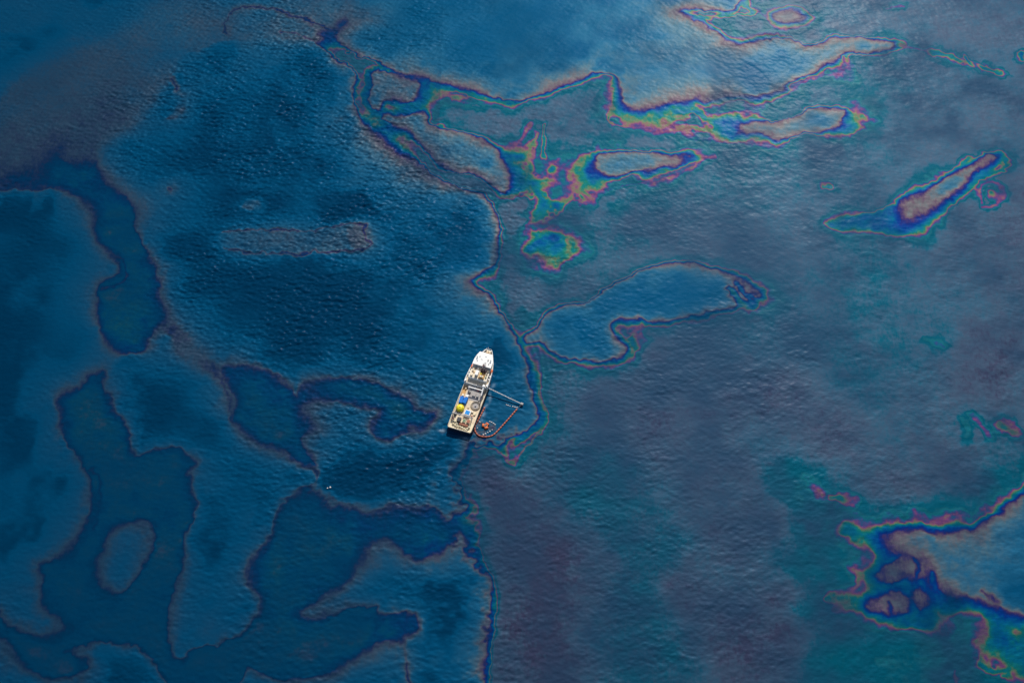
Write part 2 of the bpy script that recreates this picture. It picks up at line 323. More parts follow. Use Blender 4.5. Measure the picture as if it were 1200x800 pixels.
# ---- broken colour inside the thick oil
for a in [
    ([(432, 84), (430, 105), (434, 122), (447, 140), (458, 150)], .50, 2.2, .9), ([(497, 100), (495, 118), (482, 126)], .44, 4, .9), ([(448, 152), (462, 155)], .45, 3.5, .9),
    ([(508, 101), (525, 103), (545, 110), (570, 117), (600, 119)], .52, 2.0, .8), ([(511, 108), (525, 114), (548, 116)], .62, 3.6, .8), ([(525, 123), (545, 126), (567, 130)], .63, 2.8, .55), ([(532, 118), (552, 122), (575, 122)], .55, 2.2, .6),
    ([(517, 146)], .5, 2.5, .8), ([(620, 145), (610, 165), (598, 172)], .64, 3.5, .8), ([(638, 145), (637, 165), (638, 185)], .5, 1.8, .8), ([(630, 155), (622, 172), (618, 186)], .60, 3, .7),
    ([(627, 172), (624, 190), (623, 208), (630, 220), (643, 232), (655, 243)], .62, 1.8, .7), ([(648, 198)], .45, 2.6, .8),
    ([(608, 196), (612, 212), (600, 226)], .45, 4.5, .95), ([(590, 230), (602, 229), (618, 231)], .60, 2.2, .8), ([(621, 190), (620, 215), (622, 232)], .57, 2.2, .8),
    ([(627, 217), (632, 230), (640, 241), (632, 253)], .46, 6.5, .95), ([(638, 246), (630, 258), (622, 268), (626, 276)], .52, 4, .9), ([(655, 240), (664, 236), (672, 233)], .62, 4, .8), ([(654, 242)], .44, 3.5, .8), ([(684, 230)], .48, 5, .9), ([(694, 236), (700, 226), (715, 222), (740, 217), (765, 210), (790, 202), (812, 192)], .70, 1.8, .7),
    ([(672, 202), (678, 215), (672, 225)], .65, 3, .8), ([(686, 186), (680, 200), (688, 216), (700, 220)], .56, 3.2, .8), ([(672, 220), (690, 233), (697, 238)], .63, 2, .7), ([(660, 197), (668, 192)], .72, 3, .6),
    ([(611, 276), (618, 268), (630, 266)], .66, 3.4, .8), ([(640, 312), (634, 304), (628, 312)], .66, 3.5, .8), ([(665, 292), (660, 304), (652, 308)], .56, 4, .7), ([(685, 288), (690, 296), (682, 304)], .74, 3, .8), ([(625, 268), (645, 268), (670, 272)], .73, 1.8, .7),
    ([(714, 128), (712, 140), (722, 146), (740, 148)], .60, 2.6, .75), ([(735, 138), (760, 142), (785, 140), (806, 138)], .56, 4, .7), ([(745, 148), (770, 152), (795, 150), (812, 160)], .63, 4, .7), ([(790, 132), (812, 130), (826, 138)], .45, 4, .7),
    ([(802, 150), (820, 152), (840, 158)], .58, 4.5, .7), ([(800, 165), (825, 163), (850, 165)], .64, 3, .6), ([(840, 146), (850, 150), (858, 155)], .46, 5, .8), ([(842, 128), (860, 126), (890, 127)], .72, 4, .5), ([(880, 165), (905, 170), (925, 168)], .71, 3, .5), ([(806, 188), (820, 185), (838, 186)], .5, 3, .6), ([(815, 180), (830, 178)], .66, 4, .4),
    ([(991, 66), (990, 78), (983, 86), (965, 88), (945, 93), (925, 103)], .70, 2.2, .75), ([(984, 90), (995, 88), (997, 94)], .655, 6, .55), ([(992, 140), (1000, 148), (992, 155)], .5, 4, .8), ([(1008, 137), (1018, 139), (1028, 141)], .645, 4, .6), ([(1010, 137)], .58, 3.2, .7),
    ([(1056, 54), (1075, 58), (1092, 60)], .66, 3.4, .8), ([(1095, 62), (1115, 67), (1125, 72)], .5, 4.2, .8), ([(1128, 70), (1140, 74)], .62, 4, .8), ([(1130, 67), (1136, 72)], .46, 2.2, .8), ([(1150, 76), (1160, 82), (1172, 87)], .48, 3.4, .85), ([(1085, 70), (1110, 76)], .72, 2, .5),
    ([(967, 219), (974, 220)], .5, 3.4, .7), ([(1097, 400), (1103, 404)], .53, 4, .5), ([(1082, 395)], .54, 2.5, .35), ([(1162, 228)], .54, 4.5, .95), ([(1150, 238), (1148, 222), (1158, 214), (1172, 220), (1174, 234), (1162, 242), (1152, 244)], .64, 3.2, .8), ([(1140, 216), (1152, 205), (1174, 202), (1180, 188)], .5, 3, .8), ([(1130, 190), (1136, 184)], .5, 2.5, .7),
    ([(1040, 10), (1062, 6)], .5, 2.5, .6), ([(1197, 62), (1197, 70)], .44, 3, .8),
    ([(815, 22), (850, 20), (880, 17)], .5, 2.4, .7), ([(828, 20), (850, 26), (866, 46)], .72, 2.0, .5), ([(870, 10), (885, 15), (897, 20), (910, 30), (930, 31)], .62, 2.2, .5), ([(900, 42), (925, 42), (940, 50)], .72, 1.6, .5), ([(870, 6), (880, 14)], .5, 4, .9),
    ([(627, 428), (634, 452), (640, 476), (640, 494), (632, 508), (614, 525), (606, 536)], .56, 1.0, .75), ([(624, 440), (634, 474), (634, 492), (616, 510), (598, 522)], .44, 1.8, .8), ([(596, 536), (603, 540), (607, 532)], .66, 3, .8), ([(592, 528), (600, 536)], .5, 4, .7), ([(618, 532), (622, 528)], .63, 2, .6), ([(630, 425), (632, 436)], .63, 2.2, .5),
    ([(605, 388), (620, 378), (612, 366)], .66, 4, .35), ([(750, 380), (740, 388), (752, 396), (744, 402)], .645, 3.5, .8), ([(738, 394), (742, 404), (738, 416), (722, 424)], .5, 2.6, .85), ([(700, 428), (720, 428), (745, 416), (748, 400)], .68, 1.8, .5),
    ([(858, 340), (868, 352), (874, 362)], .52, 3, .7), ([(880, 345), (890, 355), (896, 366)], .72, 2.5, .4), ([(866, 334), (878, 348), (884, 360)], .42, 2.5, .7), ([(845, 376), (850, 378)], .78, 3, .6),
    ([(954, 572), (961, 576)], .65, 5, .95), ([(975, 582), (988, 584), (1000, 588)], .57, 4, .9), ([(993, 590), (1005, 584)], .64, 2.5, .7), ([(985, 580)], .53, 3, .7), ([(1010, 608), (1030, 603), (1050, 600)], .66, 3, .3), ([(1075, 598), (1082, 606), (1100, 610), (1112, 604)], .66, 3, .7), ([(1120, 602), (1135, 602)], .60, 3, .5), ([(1145, 600), (1152, 594), (1165, 594)], .6, 3, .6),
    ([(1128, 490), (1134, 500), (1130, 512)], .66, 3.6, .55), ([(1142, 488), (1152, 498), (1158, 508)], .655, 3, .75), ([(1170, 498), (1184, 494), (1196, 506)], .64, 3, .7), ([(1178, 500), (1188, 504)], .55, 3, .8),
    ([(968, 608), (966, 622)], .68, 3, .5), ([(1008, 652)], .63, 2.5, .6), ([(975, 668)], .66, 3, .4), ([(1100, 718), (1112, 728), (1108, 742)], .63, 3, .6), ([(1148, 726), (1154, 738), (1146, 752)], .64, 3, .8), ([(1192, 742)], .6, 4, .9), ([(1152, 778), (1168, 786), (1182, 782), (1178, 792)], .5, 3.5, .7), ([(1108, 790), (1106, 800)], .66, 3, .5), ([(1120, 786), (1122, 800)], .5, 2, .5), ([(1025, 772), (1045, 778)], .66, 3, .4),
    ([(1072, 652), (1077, 664), (1078, 678)], .37, 1.2, 1), ([(1042, 705), (1044, 720)], .37, 1.2, 1), ([(1095, 672), (1100, 690), (1110, 700)], .38, 1.4, 1), ([(1150, 690), (1168, 702)], .3, 2.0, .8), ([(622, 290), (634, 282), (652, 280)], .42, 4.5, 1), ([(664, 284), (668, 296)], .6, 2.5, .8), ([(990, 706), (980, 710)], .57, 4, .8), ([(1000, 690), (1008, 676), (1000, 666)], .57, 3, .7), ([(992, 616), (998, 626)], .49, 4, .8),
    ([(158, 355), (166, 352), (172, 362)], .54, 3, .95), ([(140, 344)], .63, 3, .5), ([(122, 270), (126, 276)], .55, 2.2, .8), ([(136, 300), (146, 318), (140, 332), (120, 340)], .32, 1.3, .8), ([(168, 372), (174, 385), (164, 405), (146, 410)], .41, 1.6, .8),
    ([(108, 546), (120, 562), (118, 590), (108, 620)], .31, 1.4, .8), ([(14, 211), (34, 213)], .36, 4, .9), ([(280, 486), (284, 494)], .55, 3, .6), 
    ([(300, 452), (320, 462), (330, 480)], .42, 2.5, .6), ([(290, 470), (320, 490), (340, 505)], .45, 3, .5), ([(445, 733), (438, 745), (430, 755)], .42, 3, .8), ([(465, 730), (480, 735)], .40, 6, .9),
    ([(548, 596), (556, 606), (553, 628)], .38, 4, .9), ([(532, 612), (542, 612)], .37, 4, .9), ([(480, 640), (497, 646), (512, 636)], .385, 5, .8), ([(577, 696), (576, 740), (572, 790)], .36, 1.0, .9),
]:
    streak(*a)

for a in [([(562, 548), (600, 605), (632, 660), (640, 720), (640, 810)], 1.0, 17, 1.0), ([(525, 528), (480, 545), (430, 556), (388, 562)], 0.0, 11, 1.0), ([(320, 100), (345, 150), (370, 190)], 0.0, 20, .9), ([(230, 330), (300, 345), (380, 350)], 0.0, 18, .9), ([(250, 130), (240, 190)], 0.0, 14, .9)]:
    streak(*a)

# in places the film on the left has no edge at all: it thins out gradually
kx_ = np.fft.fftfreq(nx, STEP)[None, :]
ky_ = np.fft.fftfreq(ny, STEP)[:, None]
Hs = np.real(np.fft.ifft2(np.fft.fft2(H) * np.exp(-2 * (np.pi * 7.0) ** 2 * (kx_ ** 2 + ky_ ** 2))))
soft = np.clip(0.15 + 2.6 * fbm(GX, GY, 48.0, 4, 2000, 0.6), 0, 0.9) * LEFT
H = H + (Hs - H) * soft
for a in [([(263, 273), (285, 268), (330, 271), (380, 269), (412, 263), (428, 266)], .32, 0.75, 1), ([(264, 291), (285, 295), (315, 298), (350, 297), (395, 293), (425, 291)], .325, 0.85, 1), ([(428, 266), (426, 276), (436, 286), (424, 291)], .34, 0.9, 1),
          ([(262, 40), (268, 18), (290, 9), (317, 10), (340, 19), (367, 27), (390, 34)], .325, 0.8, 1), ([(330, 37), (347, 39), (370, 50), (385, 61), (402, 73)], .33, 0.8, 1), ([(201, 221), (203, 225)], .32, 1.6, 1)]:
    streak(*a)
# dull streaks of sheen near the frame's clear water
H = H + 0.035 * fbm(GX, GY, 45.0, 4, 700) * np.clip((H - 0.02) / 0.1, 0, 1)
H = H + 0.13 * fbm(GX * 0.8, GY * 1.3, 24.0, 6, 760, 0.66) * np.clip((H - 0.38) / 0.06, 0, 1) * np.clip((0.62 - H) / 0.06, 0, 1) * LEFT
H = H + 0.055 * fbm(GX, GY, 8.0, 4, 780, 0.6) * np.clip((H - 0.36) / 0.06, 0, 1) * np.clip((0.84 - H) / 0.06, 0, 1)
H = H + 0.020 * fbm(GX, GY, 7.0, 3, 740) * np.clip((H - 0.05) / 0.2, 0, 1)
# faint sheen drifting over the clear water
H = np.maximum(H, 0.0) + 0.075 * np.clip(fbm(GX, GY, 75.0, 5, 800, 0.55) + 0.05, 0, 1) * np.clip(1 - H / 0.3, 0, 1)
H = np.clip(H, 0, 1.1)


# film colours: duller and darker on the left, vivid interference colours elsewhere
VP = np.array([[*ground(a, b)[:2], c] for a, b, c in [(40, 60, .05), (120, 120, .08), (40, 190, .2), (140, 300, .12), (150, 360, .3), (120, 480, .12), (140, 560, .05), (120, 700, .05), (60, 780, .05), (200, 780, .05), (260, 780, .05), (90, 160, .1),
    (300, 470, .22), (400, 460, .15), (460, 490, .15), (350, 620, .08), (400, 720, .12), (470, 730, .4), (490, 630, .4), (550, 610, .5), (350, 20, .4), (300, 15, .3), (250, 30, .15), (200, 220, .25), (300, 240, .3), (430, 100, .9), (600, 200, 1), (800, 140, 1), (950, 70, 1), (1100, 200, 1), (640, 290, 1), (735, 385, .85), (800, 378, .03), (850, 368, .03), (885, 352, .3), (770, 390, .4), (700, 330, .4), (820, 310, .4), (620, 480, .4), (632, 440, .45), (636, 490, .4), (550, 535, .1), (528, 545, .1), (575, 530, .3), (1000, 620, .75), (1050, 680, .55), (1150, 730, .7), (600, 540, .8), (640, 700, .7), (800, 700, .6), (900, 450, .7), (1150, 500, .9), (1000, 320, .7), (420, 275, .6), (300, 280, .3)]])
num = np.zeros(GX.shape)
den = np.zeros(GX.shape)
for x, y, v in VP:
    k = 1.0 / ((BX - x) ** 2 + (BY - y) ** 2 + 300.0) ** 1.5
    num += k * v
    den += k
VIVID = np.clip(num / den * np.clip(1 + 1.5 * fbm(GX, GY, 36.0, 4, 1800, 0.6), 0.1, 2.2), 0, 1)
VIVID *= np.where(GX < -60, 0.55, 1.0)


# ---- wave heights: one wind-sea spectrum, rougher here and calmer there
def wave_field(seed, wind, peak, cut, spread):
    r = np.random.default_rng(seed)
    kx = np.fft.fftfreq(nx, STEP) * 2 * np.pi
    ky = np.fft.fftfreq(ny, STEP) * 2 * np.pi
    KX, KY = np.meshgrid(kx, ky)
    k = np.hypot(KX, KY) + 1e-9
    kp = 2 * np.pi / peak
    cs = (KX * math.sin(wind) + KY * math.cos(wind)) / k
    S = np.exp(-1.25 * (kp / k) ** 2) / k ** 3.6 * (np.abs(cs) ** spread + 0.06) * np.exp(-(k * cut / (2 * np.pi)) ** 2)
    S[0, 0] = 0
    z = (r.normal(size=k.shape) + 1j * r.normal(size=k.shape)) * np.sqrt(S)
    h = np.real(np.fft.ifft2(z))
    gx = np.gradient(h, STEP, axis=1)
    gy = np.gradient(h, STEP, axis=0)
    return h / np.sqrt((gx ** 2 + gy ** 2).mean())


w1 = wave_field(1, R(-4), 6.0, 1.7, 3.0)
w2 = wave_field(2, R(-3), 6.5, 2.0, 2.4)
w3 = wave_field(3, R(34), 8.5, 2.2, 3.5)
far_right = 1 / (1 + np.exp(-(GX - 190 + 0.5 * (GY - 40)) / 45))
right = 1 / (1 + np.exp(-(GX - 20 + 0.25 * GY) / 70))
rough = np.array([[*ground(a, b)[:2], c] for a, b, c in [
    (330, 150, 2.2), (430, 230, 2.5), (260, 220, 1.8), (300, 280, 2.0), (420, 350, 2.0), (340, 380, 1.6), (500, 380, 1.3), (350, 80, 1.9), (500, 290, 2.0), (60, 400, .25), (30, 600, .2), (150, 600, .3), (120, 300, .4), (60, 60, .3), (250, 460, .6), (270, 620, .6),
    (400, 600, 1.5), (440, 545, 2.0), (400, 740, .8), (520, 720, .7), (700, 60, .65), (600, 30, .6), (850, 80, .6), (650, 150, .55), (1000, 150, .5), (1100, 60, .6), (1150, 350, .65), (900, 300, .5), (1000, 420, .9),
    (850, 480, 1.05), (700, 480, 1.05), (700, 600, 1.05), (850, 640, 1.0), (640, 700, .8), (800, 760, .9), (1000, 560, 1.0), (950, 680, .8), (1100, 660, .7), (1100, 780, .7), (640, 300, .8), (750, 350, .7)]])
num = np.zeros(GX.shape)
den = np.zeros(GX.shape)
for x, y, v in rough:
    k = 1.0 / ((BX - x) ** 2 + (BY - y) ** 2 + 900.0) ** 1.5
    num += k * v
    den += k
amp = num / den * np.clip(1 + 1.1 * fbm(GX, GY, 34.0, 4, 900, 0.6), 0.15, 2.2)
damp = np.clip((H - 0.2) / 0.25, 0, 1)            # oil calms the small waves
amp = amp * (1 - damp * (0.15 + 0.35 * LEFT))
border = np.clip(np.minimum(np.minimum(GX - X0, X1 - GX), np.minimum(GY - Y0, Y1 - GY)) / 25.0, 0, 1)
sx_, sy_ = GX + 27.4, GY + 44.6                          # the ship lies here; hull and wash disturb the water
lx = sx_ * math.cos(R(18)) - sy_ * math.sin(R(18))
ly = sx_ * math.sin(R(18)) + sy_ * math.cos(R(18))
swell = wave_field(5, R(-25), 28.0, 9.0, 4.0)
Z = (1.35 * w1 * (1 - right) + swell * 0.25 + 0.72 * (w2 * (1 - 0.7 * far_right) + w3 * (0.05 + 0.75 * far_right)) * (0.25 + 0.75 * right)) * 0.075 * np.clip(amp, 0.1, 2.8) * border
rad = np.hypot(lx * 1.25, ly - 12)
Z += 0.07 * np.sin(2 * np.pi * rad / 4.6 + 1.5 * fbm(GX, GY, 25.0, 2, 950)) * np.exp(-((rad - 48) / 16) ** 2) * np.clip((ly - 5) / 25, 0, 1) * np.clip(0.6 + fbm(GX, GY, 20.0, 2, 960), 0, 1)
FOAM = 0.55 * np.exp(-((lx - 11.2 - 0.03 * (10 - ly)) / 1.3) ** 2) * np.clip((14 - ly) / 8, 0, 1) * np.clip((ly + 26) / 12, 0, 1)
FOAM += 0.8 * np.exp(-(((lx + 13.0) / 2.2) ** 2 + ((ly + 36.5) / 1.2) ** 2)) + 0.6 * np.exp(-(((lx - 6) / 3) ** 2 + ((ly + 38.5) / 1.5) ** 2))
FOAM *= np.clip(0.5 + 1.6 * fbm(GX, GY, 3.5, 3, 970), 0, 1.3)


# ---- one sheet to the horizon: fine where the oil lies, coarse beyond
def outer(edge, sign):
    o, s, v = [], STEP * 3, edge
    while abs(v) < 30000:
        v += sign * s
        s *= 1.5
        o.append(v)
    return o


xl = sorted(outer(xs[0], -1))
xr = outer(xs[-1], 1)
yl = sorted(outer(ys[0], -1))
yr = outer(ys[-1], 1)
AX = np.concatenate([xl, xs, xr])
AY = np.concatenate([yl, ys, yr])
padx = (len(xl), len(xr))
pady = (len(yl), len(yr))
ZZ = np.pad(Z, (pady, padx))
HH = np.pad(H, (pady, padx), mode='edge')
RR = np.pad(np.clip(amp, 0, 2.8), (pady, padx), mode='edge')
mx, my = len(AX), len(AY)
PX, PY = np.meshgrid(AX, AY)
co = np.stack([PX, PY, ZZ], -1).reshape(-1, 3).astype(np.float32)
idx = np.arange(mx * my, dtype=np.int32).reshape(my, mx)
quads = np.stack([idx[:-1, :-1], idx[:-1, 1:], idx[1:, 1:], idx[1:, :-1]], -1).reshape(-1)
sea_mesh = bpy.data.meshes.new('sea')
sea_mesh.vertices.add(len(co))
sea_mesh.vertices.foreach_set('co', co.ravel())
nq = len(quads) // 4
sea_mesh.loops.add(len(quads))
sea_mesh.loops.foreach_set('vertex_index', quads)
sea_mesh.polygons.add(nq)
sea_mesh.polygons.foreach_set('loop_start', np.arange(0, nq * 4, 4, dtype=np.int32))
sea_mesh.update(calc_edges=True)
sea_mesh.shade_smooth()
at = sea_mesh.attributes.new('film', 'FLOAT', 'POINT')
at.data.foreach_set('value', HH.ravel().astype(np.float32))
VV = np.pad(VIVID, (pady, padx), mode='edge')
at = sea_mesh.attributes.new('foam', 'FLOAT', 'POINT')
at.data.foreach_set('value', np.pad(FOAM, (pady, padx)).ravel().astype(np.float32))
at = sea_mesh.attributes.new('vivid', 'FLOAT', 'POINT')
at.data.foreach_set('value', VV.ravel().astype(np.float32))
at = sea_mesh.attributes.new('chop', 'FLOAT', 'POINT')
at.data.foreach_set('value', RR.ravel().astype(np.float32))
sea = bpy.data.objects.new('sea', sea_mesh)
COL.objects.link(sea)
sea['kind'] = 'structure'
sea['label'] = 'dark blue sea covered with drifting iridescent oil film'


def srgb(r, g, b):
    f = lambda c: (c / 255 / 12.92) if c / 255 <= 0.04045 else ((c / 255 + 0.055) / 1.055) ** 2.4
    return (f(r), f(g), f(b), 1.0)


FILM = [  # film thickness (relative) -> interference colour of the reflection
    (0.00, (0, 56, 92)), (0.05, (10, 100, 148)), (0.12, (56, 134, 174)), (0.18, (108, 152, 170)), (0.235, (154, 150, 150)), (0.275, (146, 118, 128)),
    (0.305, (104, 72, 124)), (0.335, (40, 50, 140)), (0.375, (6, 70, 168)), (0.43, (8, 120, 186)), (0.50, (12, 148, 176)), (0.55, (34, 160, 138)),
    (0.585, (136, 166, 110)), (0.612, (176, 138, 126)), (0.64, (170, 92, 148)), (0.67, (110, 80, 162)), (0.705, (44, 106, 166)), (0.75, (34, 138, 156)),
    (0.785, (40, 122, 146)), (0.82, (8, 108, 136)), (0.86, (24, 114, 144)), (0.90, (84, 126, 158)), (0.94, (96, 122, 150)), (0.97, (94, 110, 140)), (1.0, (78, 80, 112)), (1.06, (80, 102, 136))]
FILM_DULL = [
    (0.00, (0, 56, 92)), (0.05, (4, 88, 130)), (0.14, (34, 100, 136)), (0.235, (62, 94, 120)), (0.275, (60, 80, 106)),
    (0.31, (42, 60, 98)), (0.345, (16, 60, 100)), (0.39, (6, 68, 106)), (0.43, (4, 72, 112)), (0.48, (8, 76, 112)), (0.53, (18, 76, 112)), (0.58, (42, 78, 112)), (0.64, (50, 76, 110)), (0.75, (40, 88, 120)), (1.06, (66, 90, 122))]
BODY = [  # light coming back out of the water column through the film
    (0.00, (0, 58, 92)), (0.05, (0, 72, 110)), (0.15, (2, 72, 108)), (0.24, (30, 64, 88)), (0.31, (20, 40, 88)), (0.37, (0, 44, 110)), (0.46, (0, 62, 98)), (0.54, (8, 70, 80)), (0.64, (44, 50, 84)),
    (0.74, (0, 72, 88)), (0.86, (0, 72, 94)), (0.94, (26, 60, 88)), (0.97, (28, 56, 82)), (1.0, (40, 48, 74)), (1.06, (24, 54, 80))]
BODY_DULL = [(0.00, (0, 58, 92)), (0.05, (0, 72, 110)), (0.15, (4, 64, 102)), (0.24, (18, 58, 88)), (0.31, (8, 48, 82)), (0.37, (0, 54, 87)), (0.46, (0, 60, 96)), (0.54, (4, 59, 94)), (0.60, (16, 58, 90)), (0.64, (14, 58, 90)), (1.06, (24, 56, 84))]


def ramp(nt, stops, fac, scale):
    n = nt.nodes.new('ShaderNodeValToRGB')
    cr = n.color_ramp
    cr.interpolation = 'LINEAR'
    while len(cr.elements) < len(stops):
        cr.elements.new(0.5)
    for e, (p, c) in zip(cr.elements, stops):
        e.position = p / 1.1
    for e, (p, c) in zip(cr.elements, stops):
        col = srgb(*c)
        e.color = (col[0] * scale, col[1] * scale, col[2] * scale, 1)
    nt.links.new(fac, n.inputs[0])
    return n.outputs[0]


def sea_material():
    m = bpy.data.materials.new('oily_sea')
    m.use_nodes = True
    nt = m.node_tree
    nt.nodes.clear()
    N, L = nt.nodes.new, nt.links.new

    def math_(op, a, b=None, clamp=False):
        n = N('ShaderNodeMath')
        n.operation = op
        n.use_clamp = clamp
        for i, v in enumerate((a, b)):
            if v is None:
                continue
            if isinstance(v, (int, float)):
                n.inputs[i].default_value = v
            else:
                L(v, n.inputs[i])
        return n.outputs[0]

    film = N('ShaderNodeAttribute')
    film.attribute_name = 'film'
    chop = N('ShaderNodeAttribute')
    chop.attribute_name = 'chop'
    geo = N('ShaderNodeNewGeometry')
    pos = geo.outputs['Position']

    def noise(scale, detail, stretch=(1, 1, 1), rot=0.0, rough=0.55):
        mp = N('ShaderNodeMapping')
        mp.inputs['Scale'].default_value = stretch
        mp.inputs['Rotation'].default_value = (0, 0, rot)
        L(pos, mp.inputs[0])
        t = N('ShaderNodeTexNoise')
        t.inputs['Scale'].default_value = scale
        t.inputs['Detail'].default_value = detail
        t.inputs['Roughness'].default_value = rough
        L(mp.outputs[0], t.inputs[0])
        return t.outputs[0]

    # ragged film: small-scale thickness variation
    n1 = noise(0.42, 4, (1, 0.55, 1), R(14))
    n2 = noise(0.06, 4)
    v = math_('MULTIPLY', math_('SUBTRACT', n1, 0.5), 0.10)
    v2 = math_('MULTIPLY', math_('SUBTRACT', n2, 0.5), 0.08)
    gate = math_('MULTIPLY', film.outputs['Fac'], 5.0, True)
    h = math_('ADD', film.outputs['Fac'], math_('MULTIPLY', math_('ADD', v, v2), gate))
    fac = math_('DIVIDE', h, 1.1, True)
    viv = N('ShaderNodeAttribute')
    viv.attribute_name = 'vivid'

    def dull(stops, dulls, scale):
        a, b = ramp(nt, dulls, fac, scale), ramp(nt, stops, fac, scale)
        mx_ = N('ShaderNodeMix')
        mx_.data_type = 'RGBA'
        L(viv.outputs['Fac'], mx_.inputs['Factor'])
        L(a, mx_.inputs['A'])
        L(b, mx_.inputs['B'])
        return mx_.outputs['Result']

    c_refl = dull(FILM, FILM_DULL, 0.142)
    c_body = dull(BODY, BODY_DULL, 0.42)
    foam = N('ShaderNodeAttribute')
    foam.attribute_name = 'foam'
    fm = N('ShaderNodeMix')
    fm.data_type = 'RGBA'
    L(math_('MULTIPLY', foam.outputs['Fac'], 1.0, True), fm.inputs['Factor'])
    L(c_body, fm.inputs['A'])
    fm.inputs['B'].default_value = (0.30, 0.42, 0.50, 1)
    c_body = fm.outputs['Result']
    # ripples
    b1 = noise(0.55, 3, (0.55, 1.2, 1), R(-8))
    b2 = noise(1.6, 2, (0.7, 1.2, 1), R(20))
    bump = N('ShaderNodeBump')
    bump.inputs['Strength'].default_value = 1.0
    bump.inputs['Distance'].default_value = 1.0
    hb = math_('ADD', math_('MULTIPLY', b1, 0.08), math_('MULTIPLY', b2, 0.025))
    L(math_('MULTIPLY', hb, math_('ADD', math_('MULTIPLY', chop.outputs['Fac'], 0.8), 0.1)), bump.inputs['Height'])
    gl = N('ShaderNodeBsdfGlossy')
    gl.inputs['Roughness'].default_value = 0.57
    L(c_refl, gl.inputs['Color'])
    L(bump.outputs[0], gl.inputs['Normal'])
    df = N('ShaderNodeBsdfDiffuse')
    L(c_body, df.inputs['Color'])
    L(bump.outputs[0], df.inputs['Normal'])
    ad = N('ShaderNodeAddShader')
    L(gl.outputs[0], ad.inputs[0])
    L(df.outputs[0], ad.inputs[1])
    g2 = N('ShaderNodeBsdfGlossy')
    g2.inputs['Roughness'].default_value = 0.24
    g2.inputs['Color'].default_value = (0.0010, 0.0010, 0.0010, 1)
    L(bump.outputs[0], g2.inputs['Normal'])
    ad2 = N('ShaderNodeAddShader')
    L(ad.outputs[0], ad2.inputs[0])
    L(g2.outputs[0], ad2.inputs[1])
    out = N('ShaderNodeOutputMaterial')
    L(ad2.outputs[0], out.inputs[0])
    return m


sea_mesh.materials.append(sea_material())

# ================================================================== materials for the ship and its gear
def paint(name, rgb, rough=0.55, var=0.12, scale=0.6, metal=0.0, rust=0.0):
    m = bpy.data.materials.new(name)
    m.use_nodes = True
    nt = m.node_tree
    b = nt.nodes['Principled BSDF']
    tc = nt.nodes.new('ShaderNodeTexCoord')
    n = nt.nodes.new('ShaderNodeTexNoise')
    n.inputs['Scale'].default_value = scale
    n.inputs['Detail'].default_value = 6
    n.inputs['Roughness'].default_value = 0.65
    nt.links.new(tc.outputs['Object'], n.inputs[0])
    cr = nt.nodes.new('ShaderNodeValToRGB')
    cr.color_ramp.elements[0].position = 0.3
    cr.color_ramp.elements[1].position = 0.7
    dirt = (rgb[0] * (1 - var * 2.2) , rgb[1] * (1 - var * 2.6), rgb[2] * (1 - var * 3.0), 1)
    if rust:
        dirt = (rgb[0] * (1 - rust) + 0.22 * rust, rgb[1] * (1 - rust) + 0.09 * rust, rgb[2] * (1 - rust) + 0.03 * rust, 1)
    cr.color_ramp.elements[0].color = dirt
    cr.color_ramp.elements[1].color = (*rgb, 1)
    nt.links.new(n.outputs[0], cr.inputs[0])
    nt.links.new(cr.outputs[0], b.inputs['Base Color'])
    b.inputs['Roughness'].default_value = rough
    b.inputs['Metallic'].default_value = metal
    return m


M = dict(
    hull=paint('hull_navy_paint', (0.012, 0.022, 0.05), 0.4, 0.1, 0.25, rust=0.06),
    white=paint('white_marine_paint', (0.80, 0.80, 0.77), 0.45, 0.05, 0.35),
    cream=paint('cream_paint', (0.78, 0.68, 0.50), 0.6, 0.08, 0.4),
    deck=paint('tan_deck_coating', (0.78, 0.66, 0.48), 0.8, 0.14, 0.35),
    wood=paint('ochre_planking', (0.62, 0.36, 0.13), 0.8, 0.14, 0.6),
    greydeck=paint('grey_steel_deck', (0.36, 0.35, 0.34), 0.7, 0.15, 0.5, rust=0.25),
    grey=paint('grey_machinery', (0.36, 0.36, 0.36), 0.55, 0.12, 0.8),
    dark=paint('dark_machinery', (0.03, 0.032, 0.04), 0.5, 0.1, 0.8),
    glass=paint('dark_glass', (0.015, 0.02, 0.025), 0.12, 0.02, 0.5),
    blue=paint('blue_tarpaulin', (0.0, 0.17, 0.62), 0.85, 0.08, 0.7),
    lightblue=paint('light_blue_cover', (0.01, 0.27, 0.70), 0.85, 0.06, 0.7),
    yellow=paint('yellow_tank_skin', (0.85, 0.72, 0.02), 0.45, 0.05, 0.6),
    orange=paint('orange_float_skin', (0.75, 0.16, 0.03), 0.5, 0.1, 0.9),
    boom=paint('oiled_orange_boom_skin', (0.44, 0.12, 0.07), 0.5, 0.16, 0.35),
    brown=paint('red_brown_primer', (0.36, 0.13, 0.07), 0.7, 0.12, 0.6),
    maroon=paint('maroon_paint', (0.16, 0.05, 0.06), 0.5, 0.1, 0.8),
    rope=paint('pale_hose', (0.42, 0.37, 0.30), 0.8, 0.15, 1.2),
    bag=paint('cream_sack_cloth', (0.80, 0.72, 0.50), 0.85, 0.08, 0.9),
    red=paint('red_paint', (0.55, 0.05, 0.03), 0.5, 0.1, 0.8),
    green=paint('green_paint', (0.10, 0.22, 0.10), 0.6, 0.1, 0.8),
)


